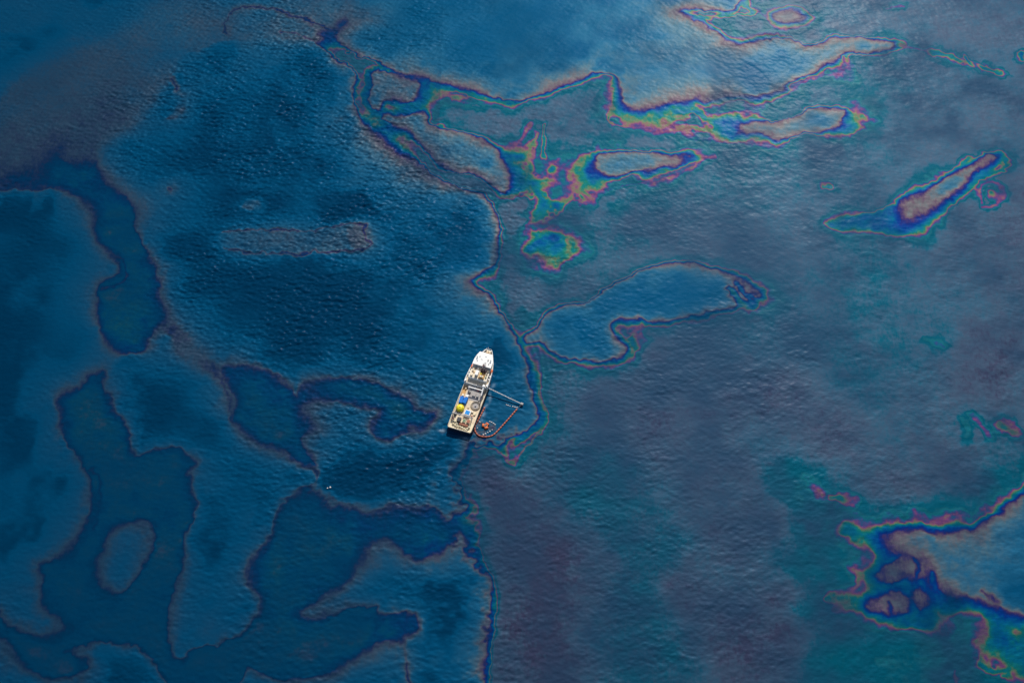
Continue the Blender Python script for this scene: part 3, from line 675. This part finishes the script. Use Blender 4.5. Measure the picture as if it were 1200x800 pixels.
class Shape:
    def __init__(self):
        self.bm = bmesh.new()

    def box(self, x0, x1, y0, y1, z0, z1, bevel=0.0):
        r = bmesh.ops.create_cube(self.bm, size=1.0)
        bmesh.ops.scale(self.bm, vec=(x1 - x0, y1 - y0, z1 - z0), verts=r['verts'])
        bmesh.ops.translate(self.bm, vec=((x0 + x1) / 2, (y0 + y1) / 2, (z0 + z1) / 2), verts=r['verts'])
        if bevel:
            ed = list({e for v in r['verts'] for e in v.link_edges})
            bmesh.ops.bevel(self.bm, geom=ed, offset=bevel, segments=2, affect='EDGES', profile=0.6)
        return self

    def prism(self, outline, z0, z1, inset=0.0):
        n = len(outline)
        cx = sum(p[0] for p in outline) / n
        cy = sum(p[1] for p in outline) / n
        lo = [self.bm.verts.new((p[0], p[1], z0)) for p in outline]
        hi = [self.bm.verts.new((cx + (p[0] - cx) * (1 - inset), cy + (p[1] - cy) * (1 - inset), z1)) for p in outline]
        self.bm.faces.new(lo[::-1])
        self.bm.faces.new(hi)
        for i in range(n):
            j = (i + 1) % n
            self.bm.faces.new((lo[i], lo[j], hi[j], hi[i]))
        return self

    def tube(self, pts, r, seg=8, closed=False):
        pts = [Vector(p) for p in pts]
        rings = []
        n = len(pts)
        for i, p in enumerate(pts):
            a = pts[(i - 1) % n] if closed or i else p
            b = pts[(i + 1) % n] if closed or i < n - 1 else p
            t = (b - a).normalized()
            u = t.cross(Vector((0, 0, 1)))
            if u.length < 1e-3:
                u = Vector((1, 0, 0))
            u.normalize()
            w = u.cross(t)
            rr = r[i] if isinstance(r, (list, tuple)) else r
            rings.append([self.bm.verts.new(p + rr * (u * math.cos(k * 2 * math.pi / seg) + w * math.sin(k * 2 * math.pi / seg))) for k in range(seg)])
        for i in range(n if closed else n - 1):
            a, b = rings[i], rings[(i + 1) % n]
            for k in range(seg):
                self.bm.faces.new((a[k], a[(k + 1) % seg], b[(k + 1) % seg], b[k]))
        if not closed:
            self.bm.faces.new(rings[0][::-1])
            self.bm.faces.new(rings[-1])
        return self

    def lathe(self, prof, cx=0, cy=0, seg=20):
        rings = []
        for rr, z in prof:
            rings.append([self.bm.verts.new((cx + rr * math.cos(k * 2 * math.pi / seg), cy + rr * math.sin(k * 2 * math.pi / seg), z)) for k in range(seg)])
        for a, b in zip(rings, rings[1:]):
            for k in range(seg):
                self.bm.faces.new((a[k], a[(k + 1) % seg], b[(k + 1) % seg], b[k]))
        self.bm.faces.new(rings[0][::-1])
        self.bm.faces.new(rings[-1])
        return self

    def build(self, name, mat, parent=None, smooth=False):
        bmesh.ops.recalc_face_normals(self.bm, faces=self.bm.faces)
        me = bpy.data.meshes.new(name)
        self.bm.to_mesh(me)
        self.bm.free()
        me.materials.append(M[mat])
        if smooth:
            me.shade_smooth()
        o = bpy.data.objects.new(name, me)
        COL.objects.link(o)
        o.parent = parent
        return o


def tag(o, label, cat, group=None):
    o['label'] = label
    o['category'] = cat
    if group:
        o['group'] = group
    return o


HEADING = R(18.0)
SHIP_AT = Vector((-27.4, -44.6, 0.0))
SHIP_M = Matrix.Translation(SHIP_AT) @ Matrix.Rotation(-HEADING, 4, 'Z')


def aboard(x, y, z):
    return SHIP_M @ Vector((x, y, z))


def stand(o, x, y, z, turn=0.0):
    o.location = aboard(x, y, z)
    o.rotation_euler = (0, 0, -HEADING + turn)
    return o


def empty(name):
    o = bpy.data.objects.new(name, None)
    COL.objects.link(o)
    o.empty_display_size = 0.5
    return o


# ================================================================== the ship
ship = empty('supply_ship')
stand(ship, 0, 0, 0)
tag(ship, 'white supply ship with dark hull and cluttered tan aft deck, skimming oil', 'ship')

HB = [(-34.6, 8.3), (-33.6, 8.8), (-28, 9.0), (-14, 9.0), (0, 9.0), (8, 8.9), (14, 8.5), (19, 7.8), (23.5, 6.7), (27, 5.4), (30, 4.2), (32.4, 3.1), (34.2, 1.8)]


def half_beam(y):
    for (a, ha), (b, hb) in zip(HB, HB[1:]):
        if a <= y <= b:
            return ha + (hb - ha) * (y - a) / (b - a)
    return HB[0][1] if y < HB[0][0] else HB[-1][1]


def outline(y0, y1, shrink=0.0):
    yy = [y0] + [y for y, _ in HB if y0 + 0.3 < y < y1 - 0.3] + [y1]
    return [(half_beam(y) - shrink, y) for y in yy] + [(-half_beam(y) + shrink, y) for y in reversed(yy)]


DK, FC = 3.6, 7.0
# hull shell lofted from keel to deck edge, flared at the bow
s = Shape()
rows = []
for y, hb in HB:
    t = max(0.0, (y - 5) / 29.2)
    wl = hb * (1 - 0.45 * t)
    ring = []
    for f, z in ((0.25, -2.5), (0.8, -1.6), (1.0, 0.0)):
        ring.append((wl * f, y - 2.2 * t * (1 - f * 0.0), z))
    ring.append((wl + (hb - wl) * 0.55, y - 0.9 * t, 2.0))
    ring.append((hb, y, DK))
    full = ring + [(-x, yy, z) for x, yy, z in reversed(ring)]
    rows.append([s.bm.verts.new(p) for p in full])
for a, b in zip(rows, rows[1:]):
    for k in range(len(a) - 1):
        s.bm.faces.new((a[k], a[k + 1], b[k + 1], b[k]))
s.bm.faces.new(rows[0])
s.bm.faces.new(rows[-1][::-1])
hull = s.build('hull', 'hull', ship)
Shape().prism(outline(-34.4, 6, 0.12), DK - 0.3, DK + 0.02).build('main_deck', 'deck', ship)
fo = Shape().prism(outline(3.0, 34.2, 0.02), DK + 0.02, FC).build('forecastle', 'white', ship)
Shape().prism(outline(3.4, 33.8, 0.35), FC, FC + 0.04).build('deck_coating', 'deck', fo)


def bulwark(y0, y1, z0, h, sx, th=0.22):
    """low plate wall that follows one side of the ship."""
    sh = Shape()
    yy = [y0] + [y for y, _ in HB if y0 + 0.3 < y < y1 - 0.3] + [y1]
    if True:
        prev = None
        for a, b in zip(yy, yy[1:]):
            xa, xb = half_beam(a) * sx, half_beam(b) * sx
            o_ = th * sx
            v = [sh.bm.verts.new(p) for p in ((xa + 0.03 * sx, a, z0), (xb + 0.03 * sx, b, z0), (xb - o_, b, z0), (xa - o_, a, z0), (xa + 0.03 * sx, a, z0 + h), (xb + 0.03 * sx, b, z0 + h), (xb - o_, b, z0 + h), (xa - o_, a, z0 + h))]
            for f in ((0, 1, 2, 3), (4, 5, 6, 7), (0, 1, 5, 4), (2, 3, 7, 6), (1, 2, 6, 5), (0, 3, 7, 4)):
                sh.bm.faces.new([v[q] for q in f])
    bmesh.ops.remove_doubles(sh.bm, verts=sh.bm.verts, dist=0.001)
    return sh


for sx in (1, -1):
    bulwark(-34.4, 2.9, DK + 0.01, 1.15, sx, 0.3).build('bulwark', 'cream', ship)
    bulwark(3.0, 33.9, FC + 0.02, 1.25, sx, 0.4).build('bulwark', 'white', ship)
Shape().box(-8.2, 8.2, -34.62, -34.3, DK + 0.01, DK + 1.1).build('stern_rail', 'cream', ship)
for sx in (-1, 1):
    Shape().tube([(sx * 9.12, -33, 2.6), (sx * 9.12, 0, 2.6), (sx * 9.0, 9, 2.8)], 0.28, 6).build('rubbing_strake', 'dark', ship)
    Shape().prism([(sx * 7.6, 5), (sx * 8.5, 5), (sx * 8.5, 3.5), (sx * 7.6, 3.5)], FC + 0.04, FC + 1.6).build('side_locker', 'white', ship)

# accommodation block, tier on tier
house = Shape().prism([(7.0, 6.5), (6.9, 18), (6.2, 23.5), (4.6, 28.2), (-4.6, 28.2), (-6.2, 23.5), (-6.9, 18), (-7.0, 6.5)], FC + 0.04, 9.8).build('deckhouse', 'white', ship)
Shape().prism([(6.7, 6.8), (6.6, 16.6), (-6.6, 16.6), (-6.7, 6.8)], 9.8, 9.86).build('roof_deck', 'cream', house)
for k in range(6):
    for sx in (-1, 1):
        Shape().box(sx * 6.98 - 0.04, sx * 6.98 + 0.04, 8.2 + k * 1.6, 9.0 + k * 1.6, 8.3, 9.1).build('window', 'glass', house)
wheel = Shape().prism([(6.6, 17.0), (6.5, 21), (5.9, 24), (4.7, 27.2), (-4.7, 27.2), (-5.9, 24), (-6.5, 21), (-6.6, 17.0)], 9.86, 12.4, -0.03).build('wheelhouse', 'white', ship)
Shape().prism([(7.1, 16.6), (7.0, 21), (6.3, 24.4), (5.0, 27.9), (-5.0, 27.9), (-6.3, 24.4), (-7.0, 21), (-7.1, 16.6)], 12.4, 12.7).build('roof', 'white', wheel)
for k in range(7):
    x = -4.2 + k * 1.4
    Shape().box(x - 0.55, x + 0.55, 27.26, 27.4, 10.9, 11.9).build('window', 'glass', wheel)
for sx in (-1, 1):
    for k in range(4):
        Shape().box(sx * 6.72 - 0.05, sx * 6.72 + 0.05, 17.4 + k * 1.1, 18.2 + k * 1.1, 10.9, 11.9).build('window', 'glass', wheel)
for x, y, w, d, h in ((-3.6, 24.2, .9, .9, .5), (3.2, 22.4, .7, 1.0, .8), (-4.4, 20.2, .9, .7, .6), (0.6, 25.2, 1.3, .6, .35), (4.6, 19.4, .6, .9, .5), (-1.6, 22.0, 1.6, .5, .3)):
    Shape().box(x - w / 2, x + w / 2, y - d / 2, y + d / 2, 12.7, 12.7 + h, 0.06).build('roof_vent', 'white' if x < 2 else 'grey', wheel)
for x, y in ((-5.2, 22.6), (5.2, 22.2), (2.4, 19.0)):
    Shape().lathe([(0.1, 12.7), (0.12, 13.2), (0.55, 13.5), (0.62, 13.9), (0.4, 14.4), (0.05, 14.55)], x, y, 12).build('satellite_dome', 'white', wheel, True)
mast = Shape().tube([(2.2, 16.2, 9.8), (2.2, 16.2, 19)], [0.4, 0.18], 8).build('mast', 'white', ship)
Shape().box(1.0, 3.4, 15.3, 17.1, 14.4, 14.6).build('platform', 'maroon', mast)
Shape().box(0.6, 3.8, 16.0, 16.4, 16.3, 16.5).build('yard', 'white', mast)
Shape().box(1.0, 3.4, 16.9, 17.2, 15.1, 15.4, 0.05).build('radar', 'dark', mast)
Shape().lathe([(0.1, 14.6), (0.5, 14.9), (0.5, 15.3), (0.1, 15.6)], 3.0, 15.7, 10).build('radar_dome', 'white', mast, True)
for x in (1.2, 3.6):
    f = Shape().lathe([(1.0, 9.84), (0.95, 13.0), (0.8, 13.0), (0.8, 12.4)], x, 13.4, 14).build('funnel', 'maroon', ship, True)
    Shape().lathe([(0.98, 12.2), (0.98, 12.9)], x, 13.4, 14).build('funnel_band', 'dark', f, True)
casing = Shape().box(0.4, 4.6, 7.4, 12.0, 9.86, 11.2, 0.1).build('engine_casing', 'wood', ship)
Shape().box(1.2, 3.6, 8.0, 9.4, 11.2, 11.7, 0.05).build('hatch', 'cream', casing)
Shape().box(1.0, 1.9, 10.0, 11.4, 11.2, 11.9, 0.05).build('vent', 'yellow', casing)
Shape().box(-2.6, -0.4, 8.6, 12.6, 9.86, 11.9, 0.1).build('plant_room', 'white', ship)
for x, y, w, d, h, mt in ((-5.0, 8.6, 1.6, 1.6, 1.0, 'cream'), (-5.2, 13.0, 1.2, 2.6, .8, 'deck'), (-3.6, 15.4, 1.4, .9, .9, 'grey'), (5.6, 15.0, 1.0, 1.8, .9, 'deck'), (5.7, 9.4, .9, .9, .8, 'green'), (-2.0, 14.8, .8, .8, 1.1, 'white'), (-4.0, 11.2, .8, .8, .7, 'wood'), (5.6, 12.2, .8, .8, 1.0, 'dark')):
    Shape().box(x - w / 2, x + w / 2, y - d / 2, y + d / 2, 9.87, 9.87 + h, 0.06).build('deck_locker', mt, ship)
# life rafts in cradles along the block
for sx in (-1, 1):
    for y in (9.5, 12.0):
        Shape().tube([(sx * 7.75, y - 0.75, FC + 0.9), (sx * 7.75, y + 0.75, FC + 0.9)], 0.42, 10).build('life_raft_canister', 'white', ship, True)
    rb = Shape().tube([(sx * 7.7, 15.0, FC + .8), (sx * 7.7, 15.6, FC + .8), (sx * 7.6, 18.0, FC + .8), (sx * 7.4, 19.0, FC + .9)], [0.3, 0.7, 0.7, 0.12], 10).build('rescue_boat', 'orange', ship, True)
# foredeck gear
wl_ = Shape().tube([(-1.6, 30.4, FC + .9), (1.6, 30.4, FC + .9)], 0.6, 12).build('anchor_windlass', 'wood', ship, True)
for x in (-1.7, 1.7):
    Shape().box(x - .25, x + .25, 29.8, 31.0, FC + .04, FC + 1.5, .05).build('bracket', 'grey', wl_)
for sx in (-1, 1):
    for y in (29.0, 32.2):
        b = Shape().lathe([(.22, FC + .04), (.2, FC + .8), (.3, FC + .85), (.3, FC + 1.0)], sx * half_beam(y) * .62, y, 10).build('bollard', 'dark', ship, True)
Shape().tube([(0, 32.6, FC), (0, 32.6, 14.5)], [0.2, 0.08], 8).build('foremast', 'white', ship)
Shape().box(-1.0, 1.0, 28.6, 29.2, FC + .04, FC + 1.0, .05).build('deck_locker', 'cream', ship)
Shape().tube([(half_beam(y) * sx * .93, y, FC + 2.1) for sx, ys_ in ((1, (27, 30, 32.4, 34.0)), (-1, (34.0, 32.4, 30, 27))) for y in ys_], 0.12, 6).build('bow_rail', 'white', ship)

# midships working area: crane, frame and grey hatch
Shape().box(-4.6, 7.4, -8.4, 2.0, DK + .03, DK + .14).build('hatch_cover', 'greydeck', ship)
fr = Shape().box(-4.2, 6.6, -1.35, -0.65, 8.4, 9.1, .05).build('cross_frame', 'white', ship)
for x in (-3.9, 6.2):
    Shape().box(x - .35, x + .35, -1.3, -.7, DK + .14, 8.4).build('post', 'white', fr)
cr_ = Shape().lathe([(1.0, DK + .1), (.9, 8.6), (1.2, 8.7), (1.2, 9.3)], 6.6, 1.6, 14).build('crane', 'white', ship, True)
Shape().tube([(6.6, 1.4, 9.9), (7.2, -5.8, 9.5)], [0.55, 0.35], 6).build('jib', 'white', cr_)
Shape().box(5.7, 7.5, 1.2, 3.0, 9.3, 10.9, .1).build('cab', 'white', cr_)
Shape().tube([(7.2, -5.8, 9.4), (7.2, -5.8, 6.0)], 0.06, 5).build('hoist_wire', 'dark', cr_)
for k, (x, y, w, d, h, mt) in enumerate(((-2.6, 1.4, 1.6, 1.2, 1.6, 'grey'), (0.0, 1.6, 1.4, 1.2, 1.4, 'white'), (2.4, 1.0, 1.8, 1.0, 1.2, 'red'), (-5.6, 1.0, 1.0, 1.4, 1.3, 'dark'), (4.2, 1.2, 1.0, 1.0, 1.6, 'dark'),
                                         (-6.4, -0.6, .9, .9, 1.2, 'cream'), (3.8, -4.0, 1.6, 2.2, 1.0, 'grey'), (1.0, -3.6, 2.4, 2.6, .8, 'greydeck'), (5.8, -6.8, 1.0, 1.8, 1.1, 'grey'), (-2.6, -3.0, 1.4, 1.2, 1.0, 'dark'))):
    Shape().box(x - w / 2, x + w / 2, y - d / 2, y + d / 2, DK + .14, DK + .14 + h, .06).build('winch' if mt in ('grey', 'greydeck') else 'deck_locker', mt, ship)
Shape().box(-8.4, -5.6, -8.4, 1.6, DK + .03, DK + .2).build('wooden_sheathing', 'wood', ship)
Shape().box(-8.3, 8.3, -34.0, -27.0, DK + .03, DK + .1).build('stern_sheathing', 'bag', ship)

# stern gantry
ga = Shape().box(-8.5, 6.4, -25.0, -24.4, 8.3, 8.9, .05).build('stern_gantry', 'grey', ship)
for x in (-8.2, 6.1):
    Shape().box(x - .3, x + .3, -25.0, -24.4, DK + .1, 8.3).build('post', 'white', ga)
    Shape().tube([(x, -24.5, 8.2), (x, -21.0, DK + .1)], .16, 6).build('stay', 'white', ga)
for x in (-3.0, 3.0):
    Shape().tube([(x, -24.7, 8.3), (x, -24.7, 7.2)], .2, 6).build('sheave', 'dark', ga)

# sweep arm held out to starboard
arm = empty('sweep_arm')
arm.parent = ship
tipw = SHIP_M.inverted() @ Vector(ground(500 + 686 / 6.153, 395 + 482 / 6.153, 1.0))
root = Vector((9.1, 5.2, 3.4))
tip = Vector(tipw)
dv = (tip - root)
side = Vector((dv.y, -dv.x, 0)).normalized()
for o_ in (-0.22, 0.22):
    Shape().tube([root + side * o_, tip + side * o_ * .6], 0.16, 6).build('chord', 'white', arm)
Shape().tube([root + Vector((0, 0, .5)), tip + Vector((0, 0, .4))], 0.18, 6).build('chord', 'white', arm)
sh = Shape()
for k in range(17):
    a = root + dv * (k / 17)
    b = root + dv * ((k + 1) / 17)
    sg = 0.2 if k % 2 else -0.2
    sh.tube([a + side * sg, b - side * sg], 0.09, 5)
sh.build('lattice', 'white', arm)
Shape().box(tip.x - 1.1, tip.x + 1.1, tip.y - .8, tip.y + .8, -0.3, 1.9, .3).build('end_float', 'grey', arm)

# ================================================================== cargo and gear standing on deck
def cargo_box(name, w, d, h, mat, ribs=True, lid=None):
    t = empty(name)
    Shape().box(-w / 2, w / 2, -d / 2, d / 2, 0.0, h, .06).build('body', mat, t)
    if ribs:
        n = int(d / .6)
        for sx in (-1, 1):
            sh_ = Shape()
            for k in range(n):
                y = -d / 2 + (k + .5) * d / n
                sh_.box(sx * w / 2 - .03, sx * w / 2 + .05, y - .12, y + .12, .2, h - .2)
            sh_.build('corrugated_side', mat, t)
    for sx in (-1, 1):
        for sy in (-1, 1):
            Shape().box(sx * (w / 2 - .06) - .1, sx * (w / 2 - .06) + .1, sy * (d / 2 - .06) - .1, sy * (d / 2 - .06) + .1, 0.0, h + .05).build('corner_post', 'white' if lid else mat, t)
    if lid:
        Shape().box(-w / 2 + .55, w / 2 - .55, -d / 2 + .55, d / 2 - .55, h, h + .18, .05).build('lid', lid, t)
    return t


tag(stand(cargo_box('cargo_container', 2.6, 5.4, 2.6, 'blue'), -6.3, -11.2, DK + .03, R(3)), 'blue container nearest the port rail, forward of the yellow dome', 'container', 'blue containers on the aft deck')
tag(stand(cargo_box('cargo_container', 2.6, 4.8, 2.7, 'blue'), -3.4, -11.0, DK + .03, R(-4)), 'blue container inboard of the one at the port rail', 'container', 'blue containers on the aft deck')
tag(stand(cargo_box('cargo_container', 4.4, 4.2, 2.6, 'white', True, 'lightblue'), 1.6, -20.2, DK + .03, R(-2)), 'white container with light blue square top beside the yellow dome', 'container')
tk = empty('storage_tank')
Shape().lathe([(2.5, 0), (2.9, .5), (3.0, 1.2), (2.8, 1.9), (2.2, 2.5), (1.3, 2.9), (.45, 3.05)], 0, 0, 24).build('shell', 'yellow', tk, True)
Shape().lathe([(.5, 3.0), (.5, 3.25), (.15, 3.3)], 0, 0, 12).build('cap', 'yellow', tk, True)
sh = Shape()
for k in range(8):
    a = k * math.pi / 4
    sh.tube([(math.cos(a) * r_, math.sin(a) * r_, z_) for r_, z_ in ((2.96, .5), (3.05, 1.2), (2.85, 1.92), (2.24, 2.54), (1.32, 2.95))], .07, 5)
sh.build('lashing', 'yellow', tk)
tag(stand(tk, -5.0, -17.6, DK + .03), 'bright yellow domed tank standing on the aft deck', 'tank')

# hose coil on the starboard side
co_ = empty('hose_coil')
for r_, z_ in ((3.5, .22), (3.0, .22), (3.25, .62), (2.5, .22)):
    Shape().tube([(r_ * math.cos(k * math.pi / 14), r_ * 1.05 * math.sin(k * math.pi / 14), z_) for k in range(28)], .22, 6, True).build('turn', 'rope', co_, True)
Shape().lathe([(2.1, 0), (2.1, .12), (.6, .14), (.6, .9), (.3, 1.0)], 0, 0, 16).build('spindle', 'greydeck', co_)
tag(stand(co_, 4.9, -12.0, DK + .03), 'large round coil of pale hose on the starboard side deck', 'hose')

bx = empty('power_pack')
Shape().box(-1.4, 1.4, -1.7, 1.7, 0, 2.2, .08).build('housing', 'dark', bx)
Shape().box(-1.0, 1.0, -1.2, .2, 2.2, 2.4, .04).build('grille', 'grey', bx)
Shape().tube([(.8, 1.0, 2.2), (.8, 1.0, 3.0)], .15, 8).build('exhaust', 'grey', bx)
tag(stand(bx, -2.6, -27.0, DK + .12, R(2)), 'dark machinery box just aft of the stern gantry', 'generator')
bx = empty('power_pack')
Shape().box(-.9, .9, -1.2, 1.2, 0, 1.7, .08).build('housing', 'dark', bx)
Shape().box(-.6, .6, -.8, .2, 1.7, 1.85, .04).build('grille', 'grey', bx)
tag(stand(bx, -6.7, -22.8, DK + .05, R(-6)), 'small dark machinery box under the port end of the gantry', 'generator')
bx = empty('storage_bin')
Shape().box(-3.2, 3.2, -.8, .8, 0, 1.3, .06).build('body', 'brown', bx)
for k in range(5):
    Shape().box(-2.9 + k * 1.3, -2.5 + k * 1.3, -.86, .86, 0, 1.4).build('rib', 'brown', bx)
tag(stand(bx, 1.8, -29.6, DK + .12, R(-1)), 'long red brown steel bin lying across the stern deck', 'bin')
bx = empty('storage_bin')
Shape().box(-1.3, 1.3, -1.6, 1.6, 0, 1.5, .06).build('body', 'deck', bx)
Shape().box(-1.1, 1.1, -1.4, 1.4, 1.5, 1.6, .03).build('lid', 'brown', bx)
tag(stand(bx, 4.4, -26.4, DK + .12, R(4)), 'square tan bin with brown lid near the starboard quarter', 'bin')
bx = empty('storage_bin')
Shape().box(-1.1, 1.1, -1.4, 1.4, 0, 1.3, .06).build('body', 'cream', bx)
Shape().box(-.9, .9, -1.2, 1.2, 1.3, 1.38, .03).build('lid', 'green', bx)
tag(stand(bx, 1.2, -26.6, DK + .12, R(-3)), 'cream bin with dull green lid just aft of the gantry', 'bin')

# sacks heaped on the stern
sack_spots = [(-4.8, -29.4), (-3.2, -30.2), (-5.6, -31.2), (-3.9, -31.8), (-2.2, -32.2), (-.4, -32.0), (1.4, -32.3), (3.3, -32.6), (5.2, -32.2), (-6.4, -29.0), (6.2, -30.6), (4.6, -33.4)]
me_sack = None
ORD = ['first', 'second', 'third', 'fourth', 'fifth', 'sixth', 'seventh', 'eighth', 'ninth', 'tenth', 'eleventh', 'twelfth']
sack_spots.sort()
for k, (x, y) in enumerate(sack_spots):
    if me_sack is None:
        so = Shape().lathe([(.55, 0), (.9, .25), (.95, .8), (.7, 1.2), (.25, 1.3), (.3, 1.5)], 0, 0, 10).build('bulk_sack', 'bag', None, True)
        me_sack = so.data
    else:
        so = bpy.data.objects.new('bulk_sack', me_sack)
        COL.objects.link(so)
    stand(so, x, y, DK + .11, random.uniform(0, 6))
    so.scale = (random.uniform(.8, 1.15), random.uniform(.8, 1.15), random.uniform(.7, 1.1))
    tag(so, 'cream bulk sack heaped on the stern deck, %s counted from the port side' % ORD[k], 'sack', 'sacks heaped on the stern deck')

# drums by the gantry
drum_spots = [(-7.3, -20.6, 'dark'), (-6.2, -20.8, 'dark'), (-4.8, -21.4, 'dark'), (-3.6, -21.6, 'dark'), (-7.6, -26.2, 'maroon'), (-6.6, -27.0, 'maroon'), (-7.5, -28.0, 'maroon')]
for k, (x, y, mt) in enumerate(drum_spots):
    d = Shape().lathe([(.42, 0), (.45, .05), (.42, .1), (.42, .5), (.45, .53), (.42, .56), (.42, 1.0), (.45, 1.05), (.38, 1.06)], 0, 0, 12).build('oil_drum', mt)
    stand(d, x, y, DK + .11)
    if mt == 'dark':
        tag(d, 'dark drum between yellow dome and gantry, %s counted from the port side' % ORD[k], 'drum', 'dark drums by the gantry')
    else:
        tag(d, 'maroon drum by the port rail near the stern, %s counted from the gantry' % ORD[k - 4], 'drum', 'maroon drums by the port rail')

cr2 = [(-6.6, -6.4, 1.6, 1.8, 1.2, 'cream', 'pale crate on the ochre planking at the port side'), (-3.2, -6.6, 1.8, 2.0, 1.8, 'white', 'white crate standing inboard just forward of the blue containers'),
       (4.4, -17.6, 1.4, 1.4, 1.0, 'cream', 'cream crate just aft of the hose coil'), (6.6, -18.6, 1.4, 2.2, 1.0, 'bag', 'pale crate against the starboard rail aft of the hose coil'), (5.2, -21.2, 1.2, 1.2, 1.0, 'brown', 'small red brown crate beside the white container'),
       (0.4, -14.6, 1.2, 1.6, .8, 'deck', 'low tan crate between the yellow dome and the hose coil')]
for x, y, w, d, h, mt, lb in cr2:
    t = empty('deck_crate')
    Shape().box(-w / 2, w / 2, -d / 2, d / 2, .12, h, .04).build('body', mt, t)
    for q in (-1, 1):
        Shape().box(-w / 2, w / 2, q * d * .32 - .1, q * d * .32 + .1, 0, .12).build('skid', 'wood', t)
    tag(stand(t, x, y, DK + (.2 if x < -5.6 else .145 if y > -8.4 else .03), random.uniform(-.1, .1)), lb, 'crate')

# ================================================================== gear in the water
def zpt(x, y, z=0.0):
    return Vector(ground(500 + x / 6.153, 395 + y / 6.153, z))


path = [(652, 519), (627, 548), (602, 577), (575, 607), (549, 636), (524, 663), (498, 691), (470, 712), (438, 719), (404, 719), (372, 708), (352, 684), (346, 656), (354, 626), (372, 596), (390, 564), (406, 532), (420, 502)]
pp = np.array([tuple(zpt(*p)) + (0,) for p in path])
dense = spline([(p[0], p[1], 0, 0) for p in pp], False, 12)[:, :2]
seglen = np.hypot(*np.diff(dense, axis=0).T)
cum = np.concatenate([[0], np.cumsum(seglen)])
boom = empty('containment_boom')
boom.location = (dense[0][0], dense[0][1], 0)
tag(boom, 'oil stained orange containment boom trailing in a hook beside the ship', 'boom')
PITCH = 2.3
seg_mesh = None
nseg = int(cum[-1] / PITCH)
for k in range(nseg):
    a = np.array([np.interp(k * PITCH, cum, dense[:, i]) for i in (0, 1)])
    b = np.array([np.interp((k + 1) * PITCH, cum, dense[:, i]) for i in (0, 1)])
    if seg_mesh is None:
        o = Shape().tube([(-1.12, 0, .3), (-.95, 0, .3), (.95, 0, .3), (1.12, 0, .3)], [.42, .62, .62, .42], 8).box(-1.12, 1.12, -.05, .05, -.7, .1).build('float_section', 'boom', boom, True)
        seg_mesh = o.data
    else:
        o = bpy.data.objects.new('float_section', seg_mesh)
        COL.objects.link(o)
        o.parent = boom
    mid = (a + b) / 2
    o.location = (mid[0] - boom.location.x, mid[1] - boom.location.y, 0)
    o.rotation_euler = (0, 0, math.atan2(b[1] - a[1], b[0] - a[0]))
tow = Shape().tube([Vector((dense[0][0], dense[0][1], .4)), zpt(668, 500, .9), zpt(682, 487, 1.4)], .1, 5).build('tow_line', 'rope')
tow.parent = boom
tow.matrix_parent_inverse = Matrix.Translation(-boom.location)

sk = empty('oil_skimmer')
sk.location = zpt(425, 640)
sk.rotation_euler = (0, 0, R(20))
for a in range(3):
    t = a * 2 * math.pi / 3 + .5
    Shape().tube([(math.cos(t) * 1.5 - math.sin(t) * 1.3, math.sin(t) * 1.5 + math.cos(t) * 1.3, .5), (math.cos(t) * 1.9 - math.sin(t) * .9, math.sin(t) * 1.9 + math.cos(t) * .9, .5), (math.cos(t) * 1.9 + math.sin(t) * .9, math.sin(t) * 1.9 - math.cos(t) * .9, .5), (math.cos(t) * 1.5 + math.sin(t) * 1.3, math.sin(t) * 1.5 - math.cos(t) * 1.3, .5)], [.3, .8, .8, .3], 10).build('float', 'orange', sk, True)
Shape().lathe([(1.5, .3), (1.5, 1.0), (1.1, 1.0), (1.0, .35)], 0, 0, 16).build('hopper_rim', 'orange', sk)
Shape().lathe([(1.0, .3), (.9, .45), (.2, .5)], 0, 0, 14).build('hopper', 'dark', sk)
Shape().tube([(-1.2, 0, 1.0), (-1.0, 0, 1.9), (1.0, 0, 1.9), (1.2, 0, 1.0)], .1, 6).build('lifting_frame', 'white', sk)
tag(sk, 'orange oil skimmer with dark hopper floating inside the boom', 'skimmer')

fl_mesh = None
NEAR = ['lone white float between the orange skimmer and the ship side, just left of the skimmer'] + ['small white float to the upper right of the orange skimmer, %s from the left' % q for q in ORD[:4]] + ['lone white float just inside the left bend of the orange boom'] + ['small white float below the orange skimmer, %s from the left' % q for q in ORD[:5]]
FLOATS = [((575, 488), (586, 492), (600, 497), (621, 501), (636, 505), (650, 508)), ((382, 612), (455, 608), (468, 614), (482, 622), (492, 631), (365, 655), (408, 704), (424, 697), (440, 688), (456, 680), (472, 668))]
for gi, sets in enumerate(FLOATS):
    for k, (x, y) in enumerate(sets):
        if fl_mesh is None:
            o = Shape().lathe([(.12, -.35), (.42, -.2), (.55, .15), (.42, .5), (.14, .62), (.12, .8)], 0, 0, 10).build('marker_float', 'white', None, True)
            fl_mesh = o.data
        else:
            o = bpy.data.objects.new('marker_float', fl_mesh)
            COL.objects.link(o)
        o.location = zpt(x, y)
        sc_ = random.uniform(.8, 1.2)
        o.scale = (sc_, sc_, sc_)
        if gi == 0:
            tag(o, 'small white float by the sweep arm tip, %s in its line from the left' % ORD[k], 'float', 'white floats by the sweep arm tip')
        else:
            tag(o, NEAR[k], 'float', 'white floats around the skimmer')
for k, (x, y) in enumerate(((383.7, 571.9), (387.0, 571.0))):
    o = bpy.data.objects.new('marker_float', fl_mesh)
    COL.objects.link(o)
    o.location = Vector(ground(x, y))
    o.scale = (1.3, 1.3, 1.2) if k else (1.0, 1.0, 1.0)
    tag(o, ('smaller, left one' if k == 0 else 'larger, right one') + ' of two lone white floats on open water', 'float', 'lone white floats on open water')
